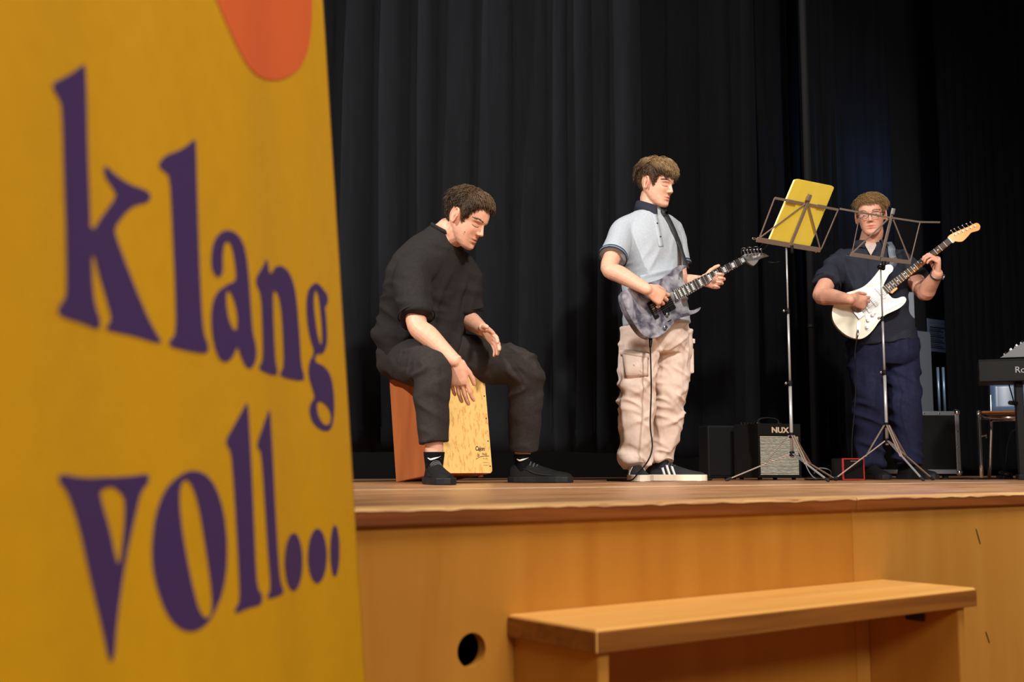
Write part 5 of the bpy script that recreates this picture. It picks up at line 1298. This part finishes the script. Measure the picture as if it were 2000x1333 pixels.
MB().prism([on_plane(x, y, P1 - N_ * .005, N_) for x, y in fpx], N_ * -.003).build('front_cover', 'folder_yellow', fo, bevel=.001)
fp2 = rounded([(1552.5, 351), (1626, 366), (1580, 482), (1501.5, 471)], 4)
MB().prism([on_plane(x, y, P1 - N_ * .0082, N_) for x, y in fp2], N_ * -.008).build('pages', 'page_cream', fo)
fp3 = rounded([(1556, 350), (1630, 365), (1582, 483), (1502, 471)], 5)
MB().prism([on_plane(x, y, P1 - N_ * .0164, N_) for x, y in fp3], N_ * -.003).build('back_cover', 'folder_yellow', fo, bevel=.001)

b2 = at(1735, 930, 6.1)
st = thing('music_stand', 'empty folding metal music stand in front of the man in glasses', 'music stand', V((b2.x, 6.1, 0)), 'folding music stands')
P2 = at(1728, 512, 6.1); zz = lambda py: at(1733, py, 6.1).z
tripod(st, V((b2.x, 6.1, 0)), zz(831), zz(862), ((-.29, -.02), (.066, -.32), (.275, .12)), ((.07, zz(727), .0085), (zz(727), zz(622), .0062), (zz(622), P2.z - .01, .0045)))
bars2 = [('tray', (1661, 497), (1719, 505.5), .003, .022, .004), ('tray', (1721, 506), (1779, 513), .003, .022, .004), ('frame_bar', (1640, 408), (1736, 425), .003, .010, 0), ('frame_bar', (1737, 425), (1797, 434), .003, .010, 0), ('frame_bar', (1797, 434), (1836, 434.5), .003, .010, 0),
         ('frame_bar', (1680, 416), (1664, 495), .003, .006, .002), ('frame_bar', (1797, 434), (1778, 512), .003, .008, .002), ('centre_bar', (1743, 415), (1722, 503), .004, .022, .006), ('diagonal_bar', (1735, 428), (1664, 495), .003, .009, .003), ('diagonal_bar', (1745, 430), (1777, 510), .003, .009, .003)]
B_, U_, N_ = desk(st, P2, (.80, .60, 0), 17, bars2, 'stand_brown')
MB().limb([on_plane(1653, 498, P2, N_), on_plane(1664, 499, P2, N_)], [(.004, .002), (.005, .003)], 8, 2).build('page_holder', 'chrome', st, smooth=True)
bc = on_plane(1744, 413, P2 + N_ * .008, N_); MB().box(bc, (.010, .016, .006), x=B_, y=U_, z=N_).build('centre_clip', 'stand_metal', st, bevel=.001)
MB().limb([P2 + V((-.01, 0, -.035)), P2 + V((-.004, 0, .005))], [.012, .010], 10, 2).build('desk_joint', 'black_plastic', st, smooth=True)
MB().limb([P2 + V((-.012, -.01, -.025)), P2 + V((-.034, -.02, -.032))], [.006, .014], 10, 2).build('wing_knob', 'black_plastic', st, smooth=True)

# ------------------------------------------------------------------ amplifiers and boxes
mat('grille_silver', (224, 220, 204), 0.75, c2=(184, 180, 164), scale=(40, 40, 260), mixlo=.4, mixhi=.6)
mat('amp_logo', (206, 178, 150), 0.4)
mat('red_trim', (178, 40, 34), 0.5)
mat('dark_grille', (13, 12, 12), 0.8, spec=0.15, bump=.001, bscale=(300, 300, 300))
mat('alu', (150, 154, 162), 0.38, 0.8)
class Box:
    def __init__(s, px, Y, yaw, w_, d, h):
        s.f = V((math.sin(R(yaw)), -math.cos(R(yaw)), 0)); s.x = V((math.cos(R(yaw)), math.sin(R(yaw)), 0)); s.o = V((at(px, 935, Y).x, Y, 0)); s.w, s.d, s.h = w_, d, h
    def p(s, x, y, z): return s.o + s.x * x - s.f * y + V((0, 0, z))                # y runs back from the front face
    def box(s, x0, x1, y0, y1, z0, z1, mb=None):
        return (mb or MB()).box(s.p((x0 + x1) / 2, (y0 + y1) / 2, (z0 + z1) / 2), ((x1 - x0) / 2, (y1 - y0) / 2, (z1 - z0) / 2), x=s.x, y=-s.f)
am = Box(1524, 6.35, 24, .290, .23, .312)
root = thing('guitar_amplifier', 'black guitar amplifier with a silver grille behind the left music stand', 'amplifier', am.o)
hw = am.w / 2
am.box(-hw, hw, .008, am.d, .012, am.h).build('cabinet', 'black_tolex', root, bevel=.008, bseg=3)
for (x0, x1, z0, z1) in ((-hw, hw, .012, .030), (-hw, hw, .242, am.h), (-hw, -hw + .014, .03, .242), (hw - .014, hw, .03, .242)): am.box(x0, x1, -.004, .012, z0, z1).build('front_frame', 'black_tolex', root, bevel=.003)
am.box(-hw + .014, hw - .014, .002, .010, .03, .242).build('grille_cloth', 'grille_silver', root)
for i in range(26):
    z = .035 + .0079 * i; am.box(-hw + .014, hw - .014, .0005, .003, z, z + .0028).build('grille_thread', 'dark_grille', root)
text('logo', 'NUX', .042, 'amp_logo', am.p(-.055, -.0045, .262), am.x, V((0, 0, 1)), root, ext=.001, sx=1.25, bold=.0016)
MB().limb([am.p(-.07, .10, am.h), am.p(-.062, .10, am.h + .026), am.p(0, .10, am.h + .036), am.p(.062, .10, am.h + .026), am.p(.07, .10, am.h)], [(.010, .004)] * 5, 8, 5, ref=am.f).build('handle', 'black_rubber', root, smooth=True)
for x in (-.072, .072): am.box(x - .012, x + .012, .088, .112, am.h, am.h + .008).build('handle_mount', 'chrome', root, bevel=.002)
for i in range(6): MB().tube([am.p(-hw + .03 + .022 * i, .19, am.h), am.p(-hw + .03 + .022 * i, .19, am.h + .012)], .006, 10).build('control_knob', 'black_plastic', root)
for x in (-hw + .03, hw - .03):
    for y in (.03, am.d - .03): MB().tube([am.p(x, y, 0), am.p(x, y, .013)], .012, 10).build('rubber_foot', 'black_rubber', root)
sm = Box(1668, 6.15, 22, .140, .10, .118)
root = thing('practice_amplifier', 'small black practice amplifier with a thin red frame on the floor', 'amplifier', sm.o); hw = .07
sm.box(-hw, hw, .006, sm.d, .003, sm.h).build('cabinet', 'black_tolex', root, bevel=.004)
sm.box(-hw + .004, hw - .004, .001, .008, .007, sm.h - .004).build('grille_cloth', 'dark_grille', root)
for (x0, x1, z0, z1) in ((-hw, hw, .003, .008), (-hw, hw, sm.h - .006, sm.h), (-hw, -hw + .005, .008, sm.h - .006), (hw - .005, hw, .008, sm.h - .006)): sm.box(x0, x1, -.002, .008, z0, z1).build('red_frame', 'red_trim', root)
sm.box(-.02, .02, -.001, .002, sm.h - .018, sm.h - .012).build('logo_bar', 'alu', root)
sb = Box(1414, 6.55, 10, .18, .17, .310)
root = thing('speaker_box', 'plain black speaker box left of the silver-grille amplifier', 'speaker', sb.o)
sb.box(-.09, .09, .006, .17, .012, .31).build('cabinet', 'black_tolex', root, bevel=.008)
sb.box(-.08, .08, -.001, .008, .024, .298).build('grille', 'dark_grille', root, bevel=.003)
for x in (-.07, .07):
    for y in (.03, .14): MB().tube([sb.p(x, y, 0), sb.p(x, y, .014)], .013, 10).build('rubber_foot', 'black_rubber', root)
# flight case
fc = Box(1795, 7.3, 4, .56, .40, .43); hw = .28
root = thing('flight_case', 'black flight case with metal edges behind the man in glasses', 'case', fc.o)
fc.box(-hw + .004, hw - .004, .004, .396, .03, .426).build('body', 'black_plastic', root)
for x in (-hw, hw - .028): fc.box(x, x + .028, -.001, .028, .04, .41).build('edge_profile', 'alu', root, bevel=.003)
for z in (.03, .402): fc.box(-hw + .03, hw - .03, -.001, .028, z, z + .028).build('edge_profile', 'alu', root, bevel=.003)
for x in (-hw + .002, hw - .002):
    for z in (.040, .422): MB().ball(fc.p(x * .97, .012, z), .022, 12).build('ball_corner', 'chrome', root, smooth=True)
for z in (.10, .20, .30): 
    for x in (-hw + .014, hw - .014): MB().tube([fc.p(x, -.001, z), fc.p(x, -.004, z)], .005, 8).build('rivet', 'chrome', root)
for x in (-.15, -.05, .05, .15): MB().tube([fc.p(x, -.001, .416), fc.p(x, -.004, .416)], .005, 8).build('rivet', 'chrome', root)
for x in (-.2, .2):
    for y in (.06, .34): MB().tube([fc.p(x, y, 0), fc.p(x, y, .032)], .02, 12).build('foot', 'black_rubber', root)

# ------------------------------------------------------------------ chair, keyboard and mixer at the right edge
mat('chair_wood', (186, 120, 66), 0.35, c2=(168, 104, 54), scale=(8, 40, 8))
mat('chair_back_blue_lit', (84, 112, 148), 0.3)  # blue light spill put into the backrest colour
mat('key_grey', (150, 152, 156), 0.5)
mat('mixer_grey', (98, 100, 104), 0.5)
ch = Box(1990, 6.95, -27, .42, .40, .42)
root = thing('stacking_chair', 'tubular steel chair with wooden seat under the keyboard', 'chair', ch.o)
sp_ = []
MB().prism([ch.p(x, y, .405) for x, y in ((-.20, .02), (-.18, 0), (.18, 0), (.20, .02), (.19, .38), (.17, .40), (-.17, .40), (-.19, .38))], V((0, 0, .012))).build('seat', 'chair_wood', root, bevel=.004)
bk = []
mb = MB()
for j in range(6):
    for i in range(9):
        u, v = -1 + 2 * i / 8, j / 5; mb.v.append(ch.p(.17 * u, .40 + .035 * (1 - u * u) + .03 * v, .425 + .20 * v))
for j in range(5):
    for i in range(8): k = j * 9 + i; mb.f.append((k, k + 1, k + 10, k + 9))
o = mb.build('backrest', 'chair_back_blue_lit', root, smooth=True); md = o.modifiers.new('t', 'SOLIDIFY'); md.thickness = .009
for x in (-.21, .21):
    MB().limb([ch.p(x, .01, .006), ch.p(x, .01, .39), ch.p(x, .03, .402), ch.p(x, .36, .402)], [.011] * 4, 12, 4, cap='flat').build('front_leg', 'chrome', root, smooth=True)
    MB().limb([ch.p(x * .95, .44, .006), ch.p(x * .82, .36, .30), ch.p(x * .80, .39, .42), ch.p(x * .80, .44, .62)], [.011] * 4, 12, 4, cap='flat').build('rear_leg', 'chrome', root, smooth=True)
    MB().tube([ch.p(x, .012, .26), ch.p(x * .84, .05, .27), ch.p(x * .84, .05, .25)], .006, 8).build('coupling', 'chrome', root)
MB().tube([ch.p(-.2, .03, .375), ch.p(.2, .03, .375)], .010, 12).build('cross_tube', 'chrome', root, smooth=True)
MB().tube([ch.p(-.17, .36, .375), ch.p(.17, .36, .375)], .010, 12).build('cross_tube', 'chrome', root, smooth=True)
kb = Box(1921, 6.45, -21, 1.25, .30, .12); kz0 = at(1950, 747, 6.45).z; kz1 = at(1950, 703, 6.45).z
root = thing('stage_keyboard', 'black stage keyboard on a stand cut off by the right edge', 'keyboard', kb.p(.6, .15, 0))
kb.box(0, 1.25, 0, .30, kz0, kz1).build('case', 'black_plastic', root, bevel=.006)
kb.box(.004, 1.246, -.002, .002, kz1 - .010, kz1 - .004).build('top_edge', 'black_tolex', root)
MATS['alu_dim'] = MATS['alu']
text('logo', 'Roland', .050, 'key_grey', kb.p(.188, -.001, kz0 + .048), kb.x, V((0, 0, 1)), root, ext=.0006)
for i in range(34): kb.box(.06 + .033 * i, .06 + .033 * i + .031, .15, .285, kz1, kz1 + .008).build('piano_key', 'pearl', root)
for x in (.21, 1.05):
    kb.box(x - .02, x + .02, .06, .24, 0.0, kz0).build('stand_leg', 'black_plastic', root, bevel=.004)
    kb.box(x - .03, x + .03, -.02, .32, 0.0, .03).build('stand_foot', 'black_plastic', root, bevel=.004)
MB().tube([kb.p(.155, .0, kz0 - .12), kb.p(.19, .06, kz0 - .12)], .012, 10).build('stand_knob', 'black_plastic', root)
mx = kb; mz = kz1 + .008
root = thing('mixing_desk', 'small silver mixing desk standing on the keyboard', 'mixer', kb.p(.25, .10, mz))
def wz(x): return mz + .004 + .105 * min(1, max(0, (x - .115) / .17))
P_ = [kb.p(.115, .02, mz), kb.p(.45, .02, mz), kb.p(.45, .02, mz + .12), kb.p(.29, .02, mz + .12)]
MB().prism(P_, -kb.f * .20).build('housing', 'mixer_grey', root, bevel=.004)
for r in range(5):
    for c in range(4):
        x = .150 + .030 * r; z = mz + .12 * (x - .115) / .175; q = kb.p(x, .05 + .045 * c, z); nn = (V((0, 0, 1)) * .82 - kb.x * .57)
        MB().tube([q - nn * .004, q + nn * .012], .006, 8).build('mixer_knob', 'black_plastic' if (r + c) % 3 == 0 else 'pearl', root)
pd = thing('foot_pedal', 'black sustain pedal on the boards below the keyboard', 'pedal', V((at(1962, 930, 6.75).x, 6.75, 0)))
q = pd.location
MB().box((q.x, q.y, .012), (.03, .05, .011)).build('base', 'black_plastic', pd, bevel=.004)
MB().limb([V((q.x, q.y - .05, .03)), V((q.x, q.y + .03, .04))], [(.012, .026), (.012, .024)], 12, 3, ref=V((0, 0, 1))).build('treadle', 'black_plastic', pd, smooth=True)
cb = thing('pedal_cable', 'thin black cable hanging from the keyboard to the pedal', 'cable', V((q.x, q.y, 0)))
MB().tube([V((q.x, q.y + .04, .02)), at(1964, 905, 6.72), at(1968, 870, 6.70), at(1976, 845, 6.66), at(1990, 828, 6.62), kb.p(.16, .12, kz0 - .01)], .0035, 8, 6).build('cord', 'cable', cb, smooth=True)
for (lab, pts) in (('black cable lying on the boards between case and chair', [(1800, 7.0), (1840, 6.7), (1880, 6.75), (1905, 6.6), (1940, 6.7), (1970, 6.85)]), ('black cable looping on the boards beside the flight case', [(1890, 7.1), (1870, 6.8), (1900, 6.65), (1925, 6.9), (1955, 6.95), (1990, 6.8)]),
                   ('black cable snaking behind the tripod feet by the amplifiers', [(1572, 6.35), (1590, 6.1), (1620, 6.2), (1640, 6.4), (1655, 6.55)])):
    P = [V((at(x, 930, Y).x, Y, .005)) for x, Y in pts]
    tag(MB().tube(P, .0045, 8, 8).build('floor_cable', 'cable', smooth=True), lab, 'cable')
P = [at(1572, 905, 6.45), at(1582, 925, 6.40), V((at(1595, 930, 6.35).x, 6.35, .006)), V((at(1618, 930, 6.3).x, 6.3, .006)), at(1622, 920, 6.3), at(1600, 915, 6.35), at(1590, 925, 6.4)]
mat('cable_grey', (150, 150, 150), 0.5)
tag(MB().tube(P, .003, 8, 8).build('floor_cable', 'cable_grey', smooth=True), 'thin grey cable curled beside the silver-grille amplifier', 'cable')

# ------------------------------------------------------------------ the wing behind the man in glasses
mat('paper', (214, 220, 228), 0.7)
mat('paper_ink', (70, 74, 84), 0.7)
mat('paper_red', (150, 60, 60), 0.7)
mat('cabinet_grey', (120, 126, 134), 0.6)
mat('pipe_blue', (130, 160, 190), 0.35, 0.6)
mat('pole_grey', (22, 22, 24), 0.8, spec=0.2)
wq = lambda px, py, b=4.74: at_b(px, py, b)
def sheet_on_wall(name, px0, py0, px1, py1, b, m, parent=None):
    p = wq(px0, py0, b); q = wq(px1, py1, b); return sbox(MB(), a_of(p), a_of(q), b - .002, b, q.z, p.z).build(name, m, parent)
o = sheet_on_wall('paper_sheet', 1763, 535, 1786, 622, 4.72, 'paper'); tag(o, 'blank pale sheet hanging behind the left elbow of the man in glasses', 'paper')
nt_ = thing('wall_notice', 'printed notice sheet hanging on the dark wing wall', 'notice', wq(1831, 690, 4.74))
sheet_on_wall('sheet', 1810, 622, 1852, 690, 4.742, 'paper', nt_)
sheet_on_wall('headline', 1816, 630, 1845, 634, 4.739, 'paper_red', nt_)
for i in range(12): sheet_on_wall('text_line', 1816, 640 + 3.6 * i, 1845 - (i * 7 % 11), 641.2 + 3.6 * i, 4.739, 'paper_ink', nt_)
cbn = thing('storage_cabinet', 'grey storage cabinet in the dark wing behind the man in glasses', 'cabinet', S(a_at(1792, 4.5), 4.5, 0))
a0_, a1_ = a_at(1745, 4.5), a_at(1811, 4.5); zt = at_b(1790, 645, 4.4).z
sbox(MB(), a0_, a1_, 4.42, 4.70, 0.04, zt).build('body', 'cabinet_grey', cbn, bevel=.006)
for i, (u0, u1) in enumerate(((.02, .49), (.51, .98))):
    dd = sbox(MB(), a0_ + (a1_ - a0_) * u0, a0_ + (a1_ - a0_) * u1, 4.408, 4.42, .06, zt - .02).build('door', 'cabinet_grey', cbn, bevel=.003)
    ah = a0_ + (a1_ - a0_) * (.44 if i == 0 else .56); sbox(MB(), ah - .008, ah + .008, 4.395, 4.408, zt * .5, zt * .5 + .12).build('handle', 'chrome', dd, bevel=.002)
for i, px in enumerate((1834.5, 1845)):
    p = at(px, 795, 7.5); q = at(px - 1, 718, 7.5)
    tag(MB().tube([V((p.x, 7.5, .4325)), V((p.x, 7.5, q.z))], .009, 12).build('metal_tube', 'pipe_blue', smooth=True), ('thin bluish metal tube upright on the flight case, nearer the man' if i == 0 else 'thin bluish metal tube upright on the flight case, nearer the chair'), 'tube', 'tubes on the flight case')
pp = at(1593, 900, 7.9)
pl_ = thing('scaffold_pole', 'grey vertical pole with a dark clamp behind the yellow folder', 'pole', V((pp.x, 7.9, 0)))
MB().tube([V((pp.x, 7.9, 0)), V((pp.x, 7.9, 6.0))], .027, 18).build('tube', 'pole_grey', pl_, smooth=True)
zc = at(1593, 637, 7.9).z
MB().tube([V((pp.x, 7.9, zc - .012)), V((pp.x, 7.9, zc + .012))], .036, 18).build('clamp', 'black_plastic', pl_, bevel=.003)
MB().tube([V((pp.x, 7.9, 0)), V((pp.x, 7.9, .012))], .09, 20).build('base_plate', 'black_plastic', pl_)
